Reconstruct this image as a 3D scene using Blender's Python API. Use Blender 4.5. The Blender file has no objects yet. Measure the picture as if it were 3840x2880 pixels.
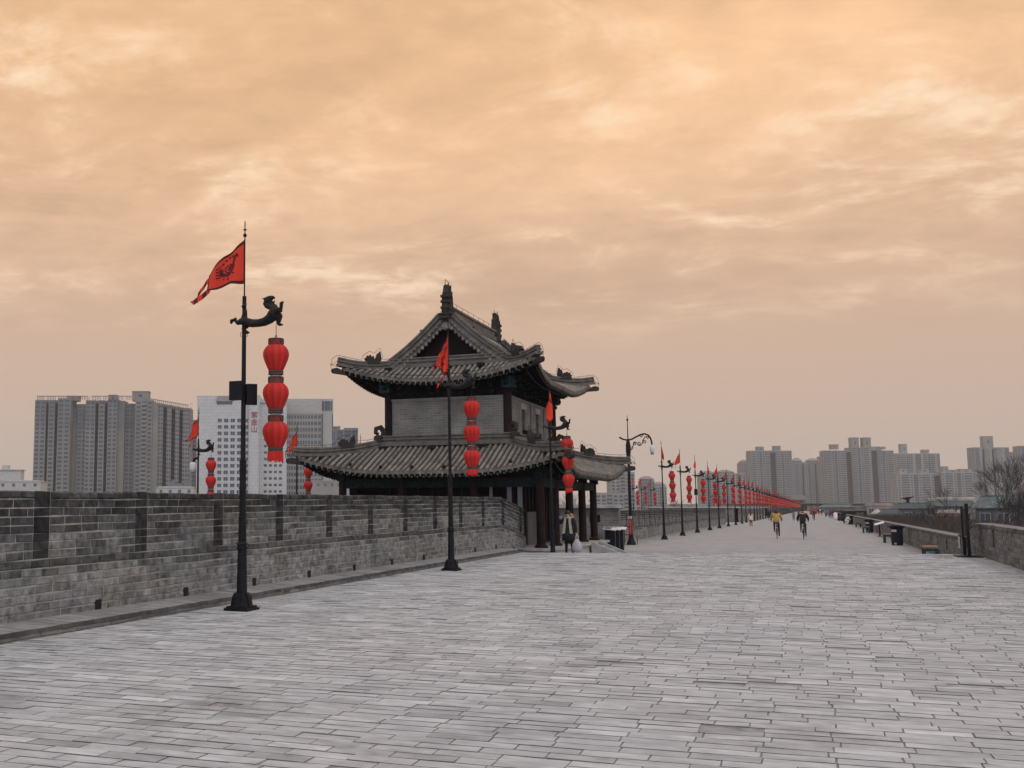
import bpy, math, random
import numpy as np
from mathutils import Vector, Matrix
rnd = random.Random(7)
S = bpy.context.scene
COL = S.collection
R = math.radians

# ---------------------------------------------------------------- camera, sky, sun, exposure
cd = bpy.data.cameras.new('camera'); cam = bpy.data.objects.new('camera', cd); COL.objects.link(cam)
YAW, PITCH = R(24.5), math.atan(465 / 4000)
cam.location = (0, 0, 2.0)
cam.rotation_euler = (math.pi / 2 + PITCH, 0, YAW)
cd.sensor_width = 36; cd.lens = 36 * 4000 / 3840
cd.shift_x = (1920 - 1215) / 3840
cd.clip_end = 6000; cd.clip_start = .1
S.camera = cam
S.view_settings.view_transform = 'Standard'; S.view_settings.look = 'None'
S.view_settings.gamma = 1; S.view_settings.exposure = 0.0
S.cycles.max_bounces = 6; S.cycles.volume_bounces = 0

SUN_EL, SUN_AZ = R(52), R(125)
W = bpy.data.worlds.new('World'); S.world = W; W.use_nodes = True
def sky():
    nt = W.node_tree; N = nt.nodes; L = nt.links; N.clear()
    def nd(t, **k):
        n = N.new(t)
        for a, b in k.items(): setattr(n, a, b)
        return n
    def math_(op, a, b=None, clamp=False):
        n = nd('ShaderNodeMath', operation=op, use_clamp=clamp)
        for i, v in enumerate((a, b)):
            if v is None: continue
            if isinstance(v, (int, float)): n.inputs[i].default_value = v
            else: L.new(v, n.inputs[i])
        return n.outputs[0]
    def mix(f, a, b):
        n = nd('ShaderNodeMix', data_type='RGBA')
        for i, v in ((0, f), (6, a), (7, b)):
            if isinstance(v, (int, float)): n.inputs[i].default_value = v
            elif isinstance(v, tuple): n.inputs[i].default_value = (*v, 1)
            else: L.new(v, n.inputs[i])
        return n.outputs[2]
    def ss(v, a, b):
        n = nd('ShaderNodeMapRange', interpolation_type='SMOOTHSTEP')
        L.new(v, n.inputs[0]); n.inputs[1].default_value = a; n.inputs[2].default_value = b
        return n.outputs[0]
    tc = nd('ShaderNodeTexCoord')
    sp = nd('ShaderNodeSeparateXYZ'); L.new(tc.outputs['Generated'], sp.inputs[0])
    x, y, z = sp.outputs
    den = math_('ADD', math_('MAXIMUM', z, 0.0), 0.16)
    cb = nd('ShaderNodeCombineXYZ')
    # cloud deck: rotate so that streaks run across the view and climb slightly to the right
    a = R(-17)
    xr = math_('ADD', math_('MULTIPLY', x, math.cos(a)), math_('MULTIPLY', y, -math.sin(a)))
    yr = math_('ADD', math_('MULTIPLY', y, math.cos(a)), math_('MULTIPLY', x, math.sin(a)))
    L.new(math_('MULTIPLY', math_('DIVIDE', xr, den), 1.0), cb.inputs[0])
    L.new(math_('MULTIPLY', math_('DIVIDE', yr, den), 1.0), cb.inputs[1])
    def noise(vec, sc, det, rough=.55, dist=0.0, off=(0, 0, 0), stretch=(1, 1, 1), rot=0.0):
        mp = nd('ShaderNodeMapping'); L.new(vec, mp.inputs[0])
        mp.inputs['Location'].default_value = off; mp.inputs['Scale'].default_value = stretch
        mp.inputs['Rotation'].default_value = (0, 0, rot)
        n = nd('ShaderNodeTexNoise'); L.new(mp.outputs[0], n.inputs['Vector'])
        n.inputs['Scale'].default_value = sc; n.inputs['Detail'].default_value = det
        n.inputs['Roughness'].default_value = rough; n.inputs['Distortion'].default_value = dist
        return n.outputs[0]
    big = noise(cb.outputs[0], 1.15, 3, .5, .6, (3.1, 1.7, 0), (.75, 1.1, 1), R(10))
    mid = noise(cb.outputs[0], 3.0, 7, .62, .5, (7.7, 2.2, 0), (.75, 1.05, 1), R(14))
    fine = noise(cb.outputs[0], 9.0, 7, .6, .3, (1.3, 9.2, 0), (.9, 1.0, 1), R(12))
    c1 = math_('ADD', math_('ADD', math_('MULTIPLY', big, .45), math_('MULTIPLY', mid, .33)), math_('MULTIPLY', fine, .22))
    hz = ss(z, .13, .24)                                     # detail fades into the murk near the horizon
    low = mix(ss(z, .0, .22), (.60, .465, .385), (.72, .475, .32))
    top = mix(ss(z, .14, .42), low, (.98, .60, .325))
    dk = mix(1.0, top, top)
    n = nd('ShaderNodeMix', data_type='RGBA', blend_type='MULTIPLY'); n.inputs[0].default_value = 1
    L.new(top, n.inputs[6])
    sh = nd('ShaderNodeMapRange'); L.new(c1, sh.inputs[0]); sh.inputs[1].default_value = .40; sh.inputs[2].default_value = .60
    sh.inputs[3].default_value = .82; sh.inputs[4].default_value = 1.18
    shade = mix(hz, (1, 1, 1), sh.outputs[0]); L.new(shade, n.inputs[7])
    body = n.outputs[2]
    hl = math_('MULTIPLY', ss(mid, .48, .72), ss(fine, .34, .62))
    hl = math_('MULTIPLY', math_('MULTIPLY', hl, .95), hz)
    body = mix(hl, body, (1.12, .86, .60))
    # high and behind the visitor the overcast is pale and cool
    hi = ss(z, .50, .80)
    back = ss(math_('ADD', math_('MULTIPLY', y, -1), math_('MULTIPLY', x, .3)), -.25, .55)
    away = math_('MAXIMUM', hi, back)
    body = mix(away, body, (1.08, 1.10, 1.23))
    below = ss(z, -.12, .0)
    body = mix(below, (.16, .15, .145), body)
    st = nd('ShaderNodeTexSky', sky_type='NISHITA', sun_disc=False)
    st.sun_elevation = SUN_EL; st.sun_rotation = SUN_AZ
    sb = nd('ShaderNodeBackground'); L.new(st.outputs[0], sb.inputs[0]); sb.inputs[1].default_value = .05
    cbk = nd('ShaderNodeBackground'); L.new(body, cbk.inputs[0]); cbk.inputs[1].default_value = 1.0
    ms = nd('ShaderNodeMixShader'); ms.inputs[0].default_value = .92
    L.new(sb.outputs[0], ms.inputs[1]); L.new(cbk.outputs[0], ms.inputs[2])
    out = nd('ShaderNodeOutputWorld'); L.new(ms.outputs[0], out.inputs[0])
sky()
ld = bpy.data.lights.new('sun', 'SUN'); ld.energy = .7; ld.angle = R(14); ld.color = (1, .95, .88)
sun = bpy.data.objects.new('sun', ld); COL.objects.link(sun)
sd = Vector((math.sin(SUN_AZ) * math.cos(SUN_EL), math.cos(SUN_AZ) * math.cos(SUN_EL), math.sin(SUN_EL)))
sun.rotation_euler = sd.to_track_quat('Z', 'Y').to_euler()

# ---------------------------------------------------------------- helpers
MATS = {}
def mat(name, col, rough=.85, var=.22, scale=4., bump=.15, bscale=30., tone=False, spec=.25, metal=0., detail=6., stretch=None):
    if name in MATS: return MATS[name]
    m = bpy.data.materials.new(name); m.use_nodes = True
    nt = m.node_tree; N = nt.nodes; L = nt.links
    p = N['Principled BSDF']
    p.inputs['Roughness'].default_value = rough; p.inputs['Metallic'].default_value = metal
    p.inputs['Specular IOR Level'].default_value = spec
    tc = N.new('ShaderNodeTexCoord'); src = tc.outputs['Object']
    if stretch:
        mp = N.new('ShaderNodeMapping'); mp.inputs['Scale'].default_value = stretch
        L.new(src, mp.inputs[0]); src = mp.outputs[0]
    n = N.new('ShaderNodeTexNoise'); n.inputs['Scale'].default_value = scale; n.inputs['Detail'].default_value = detail
    L.new(src, n.inputs['Vector'])
    mr = N.new('ShaderNodeMapRange'); mr.inputs[1].default_value = .3; mr.inputs[2].default_value = .7
    mr.inputs[3].default_value = 1 - var; mr.inputs[4].default_value = 1 + var
    L.new(n.outputs[0], mr.inputs[0]); f = mr.outputs[0]
    if tone:
        a = N.new('ShaderNodeAttribute'); a.attribute_name = 'tone'
        mm = N.new('ShaderNodeMath'); mm.operation = 'MULTIPLY'; L.new(f, mm.inputs[0]); L.new(a.outputs['Fac'], mm.inputs[1]); f = mm.outputs[0]
    vm = N.new('ShaderNodeVectorMath'); vm.operation = 'SCALE'; vm.inputs[0].default_value = col; L.new(f, vm.inputs['Scale'])
    L.new(vm.outputs[0], p.inputs['Base Color'])
    if bump > 0:
        n2 = N.new('ShaderNodeTexNoise'); n2.inputs['Scale'].default_value = bscale; n2.inputs['Detail'].default_value = 5
        L.new(src, n2.inputs['Vector'])
        b = N.new('ShaderNodeBump'); b.inputs['Strength'].default_value = bump; b.inputs['Distance'].default_value = .02
        L.new(n2.outputs[0], b.inputs['Height']); L.new(b.outputs[0], p.inputs['Normal'])
    MATS[name] = m
    return m
def brick_mat(name, c1, c2, mortar, bw, bh, msize=.008, axis='yz', var=.25):
    """procedural brick courses laid in world metres on a wall or a floor"""
    if name in MATS: return MATS[name]
    m = mat(name, (1, 1, 1), var=var, scale=1.2, bump=0)
    nt = m.node_tree; N = nt.nodes; L = nt.links; p = N['Principled BSDF']
    tc = N.new('ShaderNodeTexCoord'); sp = N.new('ShaderNodeSeparateXYZ'); L.new(tc.outputs['Object'], sp.inputs[0])
    cb = N.new('ShaderNodeCombineXYZ')
    if axis == 'side':            # either vertical face: run along x + y
        ad = N.new('ShaderNodeMath'); L.new(sp.outputs[0], ad.inputs[0]); L.new(sp.outputs[1], ad.inputs[1]); L.new(ad.outputs[0], cb.inputs[0]); L.new(sp.outputs[2], cb.inputs[1])
    else:
        L.new(sp.outputs['xyz'.index(axis[0])], cb.inputs[0]); L.new(sp.outputs['xyz'.index(axis[1])], cb.inputs[1])
    br = N.new('ShaderNodeTexBrick'); L.new(cb.outputs[0], br.inputs['Vector'])
    br.inputs['Scale'].default_value = 1; br.inputs['Brick Width'].default_value = bw; br.inputs['Row Height'].default_value = bh
    br.inputs['Mortar Size'].default_value = msize; br.inputs['Color1'].default_value = (*c1, 1); br.inputs['Color2'].default_value = (*c2, 1)
    br.inputs['Mortar'].default_value = (*mortar, 1); br.inputs['Mortar Smooth'].default_value = .3
    vm = [n for n in N if n.type == 'VECT_MATH'][0]
    L.new(br.outputs['Color'], vm.inputs[0])
    b = N.new('ShaderNodeBump'); b.inputs['Strength'].default_value = .5; b.inputs['Distance'].default_value = .02; b.invert = True
    L.new(br.outputs['Fac'], b.inputs['Height']); L.new(b.outputs[0], p.inputs['Normal'])
    return m

M = dict(
    paver=mat('grey_paver', (.375, .362, .352), .85, .20, 4.5, .5, 30, True, .12, stretch=(1, 2.2, 1)),
    joint=mat('paver_joint', (.225, .212, .20), .95, .3, 9, 0),
    brick=mat('weathered_brick', (.185, .18, .172), .9, .5, 8, .6, 26, True, .06),
    mortar=mat('lime_mortar', (.29, .275, .25), .95, .3, 6, .2),
    ledge=mat('ledge_brick', (.23, .222, .21), .9, .22, 5, .4, 25, True, .2),
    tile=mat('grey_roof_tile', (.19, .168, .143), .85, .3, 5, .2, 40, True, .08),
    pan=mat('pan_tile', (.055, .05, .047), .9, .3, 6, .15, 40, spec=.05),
    ridge=mat('ridge_tile', (.125, .112, .098), .88, .32, 4, .4, 25, False, .08),
    ornament=mat('ornament_clay', (.04, .035, .033), .85, .3, 9, .6, 25, spec=.08),
    timber=mat('dark_timber', (.010, .0065, .0075), .75, .3, 5, .15, 20, spec=.08),
    column=mat('dark_red_lacquer', (.019, .011, .012), .55, .25, 3, .1, 15, spec=.08),
    teal=mat('teal_paint', (.009, .019, .021), .7, .5, 8, 0, spec=.08),
    raftertip=mat('painted_rafter_tip', (.13, .18, .19), .7, .2, 8, 0),
    stone=mat('pale_stone', (.36, .345, .325), .85, .2, 3, .35, 25),
    iron=mat('black_iron', (.014, .0135, .016), .55, .3, 6, .2, 40, spec=.08),
    bronze=mat('dark_bronze', (.022, .020, .0195), .5, .35, 9, .35, 45, spec=.08),
    red=mat('lantern_silk', (.45, .027, .022), .75, .10, 4, .1, 120, True, .15),
    redband=mat('lantern_band_red', (.35, .02, .02), .7, .2, 30, 0),
    band=mat('lantern_rim', (.075, .05, .045), .6, .2, 9, 0),
    pale=mat('lantern_joint', (.55, .50, .42), .6, .1, 9, 0),
    tassel=mat('red_tassel', (.55, .028, .02), .8, .3, 40, 0, stretch=(1, 1, .05)),
    flag=mat('red_flag_cloth', (.66, .048, .025), .8, .12, 3, .1, 90),
    emblem=mat('flag_dark_print', (.085, .015, .015), .85, .15, 6, 0),
    wire=mat('black_wire', (.02, .02, .022), .6, .1, 5, 0, spec=.08),
    skin=mat('skin', (.50, .30, .22), .6, .08, 8, 0),
    hair=mat('black_hair', (.012, .010, .010), .5, .2, 30, 0, spec=.35),
    black=mat('black_cloth', (.018, .017, .021), .9, .2, 8, .1, 60),
    darkblue=mat('dark_jeans', (.022, .034, .058), .9, .2, 8, .1, 60),
    yellow=mat('mustard_cloth', (.34, .215, .055), .85, .12, 6, .15, 40),
    white=mat('white_cloth', (.68, .62, .58), .85, .08, 6, .1, 40),
    pink=mat('pink_cloth', (.58, .43, .40), .85, .1, 6, .1, 40),
    purple=mat('purple_cloth', (.10, .022, .075), .85, .15, 6, .1, 40),
    greycloth=mat('grey_cloth', (.15, .155, .17), .85, .15, 6, .1, 40),
    scarf=mat('cream_scarf', (.36, .335, .265), .9, .2, 12, .2, 60),
    fur=mat('tan_fur', (.38, .25, .15), .95, .3, 40, .5, 90),
    blue=mat('bright_blue_plastic', (.10, .30, .70), .4, .05, 5, 0),
    plastic=mat('thin_white_plastic', (.38, .345, .345), .5, .08, 8, .3, 20),
    navy=mat('navy_steel', (.013, .017, .026), .5, .15, 4, .05, 30, spec=.08),
    green=mat('dark_green_steel', (.015, .050, .065), .5, .15, 4, .05, 30, spec=.08),
    wood=mat('varnished_wood', (.19, .125, .06), .6, .2, 5, .1, 40, stretch=(1, 12, 12)),
    whitepaint=mat('white_paint', (.55, .55, .56), .5, .06, 5, 0),
    rubber=mat('black_rubber', (.02, .02, .02), .8, .1, 5, 0),
    chrome=mat('grey_metal', (.35, .36, .37), .35, .1, 5, 0, metal=.7),
    signred=mat('sign_red', (.32, .030, .025), .5, .1, 5, 0),
    bark=mat('bare_bark', (.05, .041, .036), .95, .25, 6, .3, 20),
    twig=mat('brown_twigs', (.055, .044, .037), .95, .3, 2, 0),
    roofgrey=mat('house_tile_roof', (.065, .074, .077), .85, .25, 2, .3, 8, stretch=(6, 1, 1)),
    roofgreen=mat('weathered_green_roof', (.095, .115, .113), .85, .3, 1.5, .2, 6),
    housewall=mat('house_render', (.13, .127, .128), .9, .25, 1, .1, 10),
    housewhite=mat('house_white_render', (.40, .385, .36), .9, .12, 1, .1, 10),
    glassdark=mat('dark_window_glass', (.042, .058, .080), .25, .3, .4, 0, spec=.5),
    concrete=mat('tower_concrete', (.21, .198, .18), .9, .14, .08, 0),
    concrete2=mat('tower_pale_concrete', (.25, .236, .212), .9, .12, .08, 0),
    concrete3=mat('tower_grey_concrete', (.17, .165, .16), .9, .14, .08, 0),
    hotelwhite=brick_mat('white_cladding', (.50, .495, .485), (.46, .455, .445), (.35, .345, .34), 2.2, 1.7, .09, 'side', .08),
    cladwarm=brick_mat('warm_cladding', (.40, .385, .36), (.37, .355, .33), (.27, .26, .245), 1.6, 1.3, .09, 'side', .08),
    hotelgrey=mat('grey_cladding', (.27, .255, .235), .85, .12, .1, 0),
    roofpink=mat('pinkish_roof', (.20, .165, .155), .9, .1, .2, 0),
    earth=mat('city_ground', (.12, .11, .10), .95, .3, .03, 0),
    pavbrick=brick_mat('pavilion_brick', (.205, .193, .172), (.15, .142, .128), (.27, .255, .23), .36, .095, .010, 'side', .25),
    wallfar=brick_mat('rampart_brick', (.155, .148, .138), (.105, .10, .095), (.22, .205, .18), .38, .117, .01, 'side', .35),
    road=brick_mat('far_paving', (.30, .288, .278), (.27, .26, .25), (.215, .207, .198), .455, .172, .012, 'xy', .14),
)

def tint(m, cool, warm, scale):
    nt = m.node_tree; N = nt.nodes; L = nt.links
    tc = N.new('ShaderNodeTexCoord'); n = N.new('ShaderNodeTexNoise'); n.inputs['Scale'].default_value = scale; n.inputs['Detail'].default_value = 4
    L.new(tc.outputs['Object'], n.inputs['Vector'])
    r = N.new('ShaderNodeValToRGB'); r.color_ramp.elements[0].position = .36; r.color_ramp.elements[1].position = .64
    r.color_ramp.elements[0].color = (*cool, 1); r.color_ramp.elements[1].color = (*warm, 1); L.new(n.outputs[0], r.inputs[0])
    L.new(r.outputs[0], [q for q in N if q.type == 'VECT_MATH'][0].inputs[0])
def grime(m, scale, lo, hi, dark, seed):
    """irregular stains with a shape of their own"""
    nt = m.node_tree; N = nt.nodes; L = nt.links
    tc = N.new('ShaderNodeTexCoord'); mp = N.new('ShaderNodeMapping'); mp.inputs['Location'].default_value = (seed, seed * 2.3, 0); L.new(tc.outputs['Object'], mp.inputs[0])
    n = N.new('ShaderNodeTexNoise'); n.inputs['Scale'].default_value = scale; n.inputs['Detail'].default_value = 9; n.inputs['Roughness'].default_value = .68; L.new(mp.outputs[0], n.inputs['Vector'])
    r = N.new('ShaderNodeMapRange'); r.inputs[1].default_value = lo; r.inputs[2].default_value = hi; r.inputs[3].default_value = 1.; r.inputs[4].default_value = dark; L.new(n.outputs[0], r.inputs[0])
    vm = [q for q in N if q.type == 'VECT_MATH'][0]; src = vm.inputs['Scale'].links[0].from_socket
    mm = N.new('ShaderNodeMath'); mm.operation = 'MULTIPLY'; L.new(src, mm.inputs[0]); L.new(r.outputs[0], mm.inputs[1]); L.new(mm.outputs[0], vm.inputs['Scale'])
grime(M['paver'], .9, .54, .70, .70, 3.)
grime(M['brick'], 1.4, .52, .68, .55, 7.)
grime(M['road'], .5, .52, .70, .75, 5.)
grime(M['tile'], 1.1, .50, .68, .65, 2.)
tint(M['paver'], (.336, .335, .332), (.362, .353, .345), .55)
tint(M['brick'], (.168, .173, .178), (.198, .194, .182), .8)

class MB:
    """collects faces; build() links them as ONE mesh object"""
    def __init__(s): s.v = []; s.f = []; s.m = []; s.t = []
    def add(s, vs, fs, mi=0, tone=1.):
        o = len(s.v); s.v.extend([tuple(v) for v in vs])
        for f in fs: s.f.append(tuple(o + i for i in f)); s.m.append(mi); s.t.append(tone)
        return s
    def box(s, c, d, mi=0, rz=0., mat4=None, tone=1., taper=1.):
        hx, hy, hz = d[0] / 2, d[1] / 2, d[2] / 2
        vs = [Vector((sx * hx * (taper if sz > 0 else 1), sy * hy * (taper if sz > 0 else 1), sz * hz)) for sz in (-1, 1) for sx, sy in ((-1, -1), (1, -1), (1, 1), (-1, 1))]
        if mat4 is not None: vs = [mat4 @ v for v in vs]
        elif rz:
            ca, sa = math.cos(rz), math.sin(rz); vs = [Vector((v.x * ca - v.y * sa, v.x * sa + v.y * ca, v.z)) for v in vs]
        c = Vector(c); vs = [v + c for v in vs]
        return s.add(vs, [(0, 3, 2, 1), (4, 5, 6, 7), (0, 1, 5, 4), (1, 2, 6, 5), (2, 3, 7, 6), (3, 0, 4, 7)], mi, tone)
    def tube(s, pts, rad, n=8, mi=0, cap=True, tone=1., ref=None):
        pts = [Vector(p) for p in pts]
        if not isinstance(rad, (list, tuple)): rad = [rad] * len(pts)
        rings = []; prev = None
        for i, p in enumerate(pts):
            t = (pts[min(i + 1, len(pts) - 1)] - pts[max(i - 1, 0)])
            if t.length < 1e-9: t = Vector((0, 0, 1))
            t.normalize()
            a = ref or prev or (Vector((0, 1, 0)) if abs(t.y) < .9 else Vector((1, 0, 0)))
            a = a - t * a.dot(t)
            if a.length < 1e-6: a = t.orthogonal()
            a.normalize(); b = t.cross(a); prev = a
            rings.append([p + (a * math.cos(2 * math.pi * k / n) + b * math.sin(2 * math.pi * k / n)) * rad[i] for k in range(n)])
        vs = [v for r in rings for v in r]; fs = []
        for i in range(len(pts) - 1):
            for k in range(n):
                fs.append((i * n + k, i * n + (k + 1) % n, (i + 1) * n + (k + 1) % n, (i + 1) * n + k))
        if cap: fs.append(tuple(range(n - 1, -1, -1))); fs.append(tuple((len(pts) - 1) * n + k for k in range(n)))
        return s.add(vs, fs, mi, tone)
    def lathe(s, prof, c=(0, 0, 0), n=16, mi=0, scallop=0., tones=None, sq=1.):
        c = Vector(c); vs = []; fs = []
        for (r, z) in prof:
            for k in range(n):
                rr = r * (1 - scallop * (k % 2)); a = 2 * math.pi * k / n
                vs.append(c + Vector((rr * math.cos(a), rr * sq * math.sin(a), z)))
        o = len(s.v); s.v.extend([tuple(v) for v in vs])
        for i in range(len(prof) - 1):
            for k in range(n):
                s.f.append((o + i * n + k, o + i * n + (k + 1) % n, o + (i + 1) * n + (k + 1) % n, o + (i + 1) * n + k)); s.m.append(mi)
                s.t.append(tones[(k // 2) % len(tones)] if tones else 1.)
        s.f.append(tuple(o + k for k in range(n - 1, -1, -1))); s.m.append(mi); s.t.append(1.)
        s.f.append(tuple(o + (len(prof) - 1) * n + k for k in range(n))); s.m.append(mi); s.t.append(1.)
        return s
    def prism(s, poly, thick, frame, mi=0, tone=1.):
        """poly (a,b) extruded +-thick/2 along the frame's third axis; frame = (origin, ea, eb, ec)"""
        o, ea, eb, ec = [Vector(v) for v in frame]; n = len(poly)
        vs = [o + ea * a + eb * b + ec * (sgn * thick / 2) for sgn in (-1, 1) for a, b in poly]
        fs = [tuple(range(n - 1, -1, -1)), tuple(range(n, 2 * n))] + [(k, (k + 1) % n, n + (k + 1) % n, n + k) for k in range(n)]
        return s.add(vs, fs, mi, tone)
    def ball(s, c, r, mi=0, nu=10, nv=7, tone=1.):
        if not isinstance(r, tuple): r = (r, r, r)
        vs = []; fs = []
        for i in range(nv + 1):
            a = math.pi * i / nv
            for k in range(nu):
                b = 2 * math.pi * k / nu
                vs.append((c[0] + r[0] * math.sin(a) * math.cos(b), c[1] + r[1] * math.sin(a) * math.sin(b), c[2] + r[2] * math.cos(a)))
        for i in range(nv):
            for k in range(nu): fs.append((i * nu + k, (i + 1) * nu + k, (i + 1) * nu + (k + 1) % nu, i * nu + (k + 1) % nu))
        return s.add(vs, fs, mi, tone)
    def sweep(s, pts, prof, mi=0, side=None, cap=True, tone=1.):
        """vertical-plane profile (offset sideways, offset up) swept along pts"""
        pts = [Vector(p) for p in pts]; n = len(prof); vs = []
        for i, p in enumerate(pts):
            t = pts[min(i + 1, len(pts) - 1)] - pts[max(i - 1, 0)]
            h = Vector((t.x, t.y, 0)); h.normalize(); sd_ = side or Vector((h.y, -h.x, 0))
            t.normalize(); u = sd_.cross(t); u.normalize()
            if u.z < 0: u = -u
            vs += [p + sd_ * a + u * b for a, b in prof]
        fs = []
        for i in range(len(pts) - 1):
            for k in range(n): fs.append((i * n + k, i * n + (k + 1) % n, (i + 1) * n + (k + 1) % n, (i + 1) * n + k))
        if cap: fs.append(tuple(range(n - 1, -1, -1))); fs.append(tuple((len(pts) - 1) * n + k for k in range(n)))
        return s.add(vs, fs, mi, tone)
    def mesh(s, name, mats, smooth=False, angle=None):
        me = bpy.data.meshes.new(name); me.from_pydata(s.v, [], s.f)
        if not isinstance(mats, (list, tuple)): mats = [mats]
        for m in mats: me.materials.append(m)
        me.polygons.foreach_set('material_index', s.m)
        at = me.attributes.new('tone', 'FLOAT', 'FACE'); at.data.foreach_set('value', s.t)
        me.update()
        if smooth:
            me.polygons.foreach_set('use_smooth', [True] * len(me.polygons))
            if angle: me.set_sharp_from_angle(angle=R(angle))
        return me
    def build(s, name, mats, parent=None, smooth=False, angle=None, loc=None):
        o = bpy.data.objects.new(name, s.mesh(name, mats, smooth, angle)); COL.objects.link(o)
        if parent: o.parent = parent
        if loc: o.location = loc
        return o

def tag(o, label=None, cat=None, group=None, kind=None):
    if label: o['label'] = label
    if cat: o['category'] = cat
    if group: o['group'] = group
    if kind: o['kind'] = kind
    return o
def thing(name, label, cat, loc=(0, 0, 0), rz=0., group=None):
    o = bpy.data.objects.new(name, None); COL.objects.link(o); o.empty_display_size = .2
    o.location = loc; o.rotation_euler = (0, 0, rz)
    return tag(o, label, cat, group)
def structure(name, mb, mats):
    return tag(mb.build(name, mats), kind='structure')
def copy_tree(o, parent=None):
    c = o.copy(); COL.objects.link(c); c.parent = parent
    for ch in o.children: copy_tree(ch, c)
    return c
def place(o, loc, rz=0., label=None, cat=None, group=None, sc=1.):
    o.location = loc; o.rotation_euler = (0, 0, rz); o.scale = (sc, sc, sc)
    return tag(o, label, cat, group)
def bake(o):
    dg = bpy.context.evaluated_depsgraph_get(); dg.update()
    me = bpy.data.meshes.new_from_object(o.evaluated_get(dg))
    o.modifiers.clear(); o.data = me
    return o

# ---------------------------------------------------------------- ground levels
WX, LX, RX = -9.75, -9.06, 4.64           # wall face, ledge edge, right parapet face
def crest(x): return 36. + (x - LX) * .30
def gz(x, y):
    c = crest(x); zp = .29 + .006 * min(y, c)
    if y <= c: return zp
    t = min(1., (y - c) / 4.2)
    return zp * (1 - t)
def lz(y): return gz(LX, y)
def rz_(y): return gz(RX, y)

def pavers():
    """the near platform: every brick a block with its own tone, tilt and worn edge"""
    v = []; f = []; tone = []
    rr = np.random.RandomState(3)
    row, ln = .172, .455
    y = 3.2; k = 0
    while y < 46.5:
        x = LX + (k % 2) * ln * .5 - ln + rr.normal() * .02
        skew = .055
        while x < RX + .3:
            L_ = ln * (1 + rr.normal() * .012); gap = .002 + rr.rand() * .003
            if rr.rand() < .02: L_ *= .55
            x0, x1 = x + gap, x + L_ - gap; x += L_
            if x1 < LX or x0 > RX: continue
            x0 = max(x0, LX); x1 = min(x1, RX)
            if x1 - x0 < .03: continue
            dy = rr.normal() * .003
            g1 = .0065 + rr.rand() * .003
            ya, yb = y + g1 + dy, y + row - .004 - rr.rand() * .004 + dy
            ym = (x0 + x1) / 2
            off = rr.normal() * .0012; tx, ty = rr.normal() * .001, rr.normal() * .001
            worn = rr.rand() < .02
            if worn: off -= .006 + rr.rand() * .006
            c = .003
            o = len(v)
            for (xx, yy, d) in ((x0, ya, -.03), (x1, ya, -.03), (x1, yb, -.03), (x0, yb, -.03), (x0 + c, ya + c * .7, 0), (x1 - c, ya + c * .7, 0), (x1 - c, yb - c * .7, 0), (x0 + c, yb - c * .7, 0)):
                yw = yy + skew * (xx + 2)
                z = gz(xx, yw) + (off + tx * (1 if xx > ym else -1) + ty * (1 if d == 0 and yy > (ya + yb) / 2 else -1) if d == 0 else d)
                v.append((xx + (rr.normal() * (.012 if worn else .002) if d == 0 else 0), yw + (rr.normal() * .006 if worn and d == 0 else 0), z))
            f += [(o + 4, o + 5, o + 6, o + 7), (o, o + 1, o + 5, o + 4), (o + 1, o + 2, o + 6, o + 5), (o + 2, o + 3, o + 7, o + 6), (o + 3, o, o + 4, o + 7)]
            t = 1.03 + rr.normal() * .07
            if worn: t *= .8
            if rr.rand() < .10: t *= .86
            if rr.rand() < .10: t *= 1.15
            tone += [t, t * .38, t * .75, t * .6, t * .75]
        y += row; k += 1
    mb = MB(); mb.v = v; mb.f = f; mb.m = [0] * len(f); mb.t = tone
    structure('paved_platform', mb, [M['paver']])
    # bedding mortar under the joints
    mb = MB(); ys = [2.5 + i * .5 for i in range(92)]; xs = np.linspace(LX - .02, RX + .02, 8)
    for j in range(len(ys) - 1):
        for i in range(len(xs) - 1):
            q = [(xs[i], ys[j]), (xs[i + 1], ys[j]), (xs[i + 1], ys[j + 1]), (xs[i], ys[j + 1])]
            mb.add([(a, b, gz(a, b) - .0085) for a, b in q], [(0, 1, 2, 3)])
    structure('paving_bed', mb, [M['joint']])
pavers()
mb = MB(); mb.box((-2.0, 1030, -.25), (21, 1972, .5)); structure('wall_walk', mb, [M['road']])
mb = MB(); mb.box((-15.9, 52.5, -.252), (14.3, 33, .5)); structure('bastion_floor', mb, [M['road']])
mb = MB(); mb.box((-2.3, 900, -6.7), (16.2, 2250, 12.6)); structure('rampart_body', mb, [M['wallfar']])
mb = MB(); mb.add([(-2600, -480, -13), (2400, -480, -13), (2400, 3400, -13), (-2600, 3400, -13)], [(0, 1, 2, 3)]); structure('ground', mb, [M['earth']])

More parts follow.
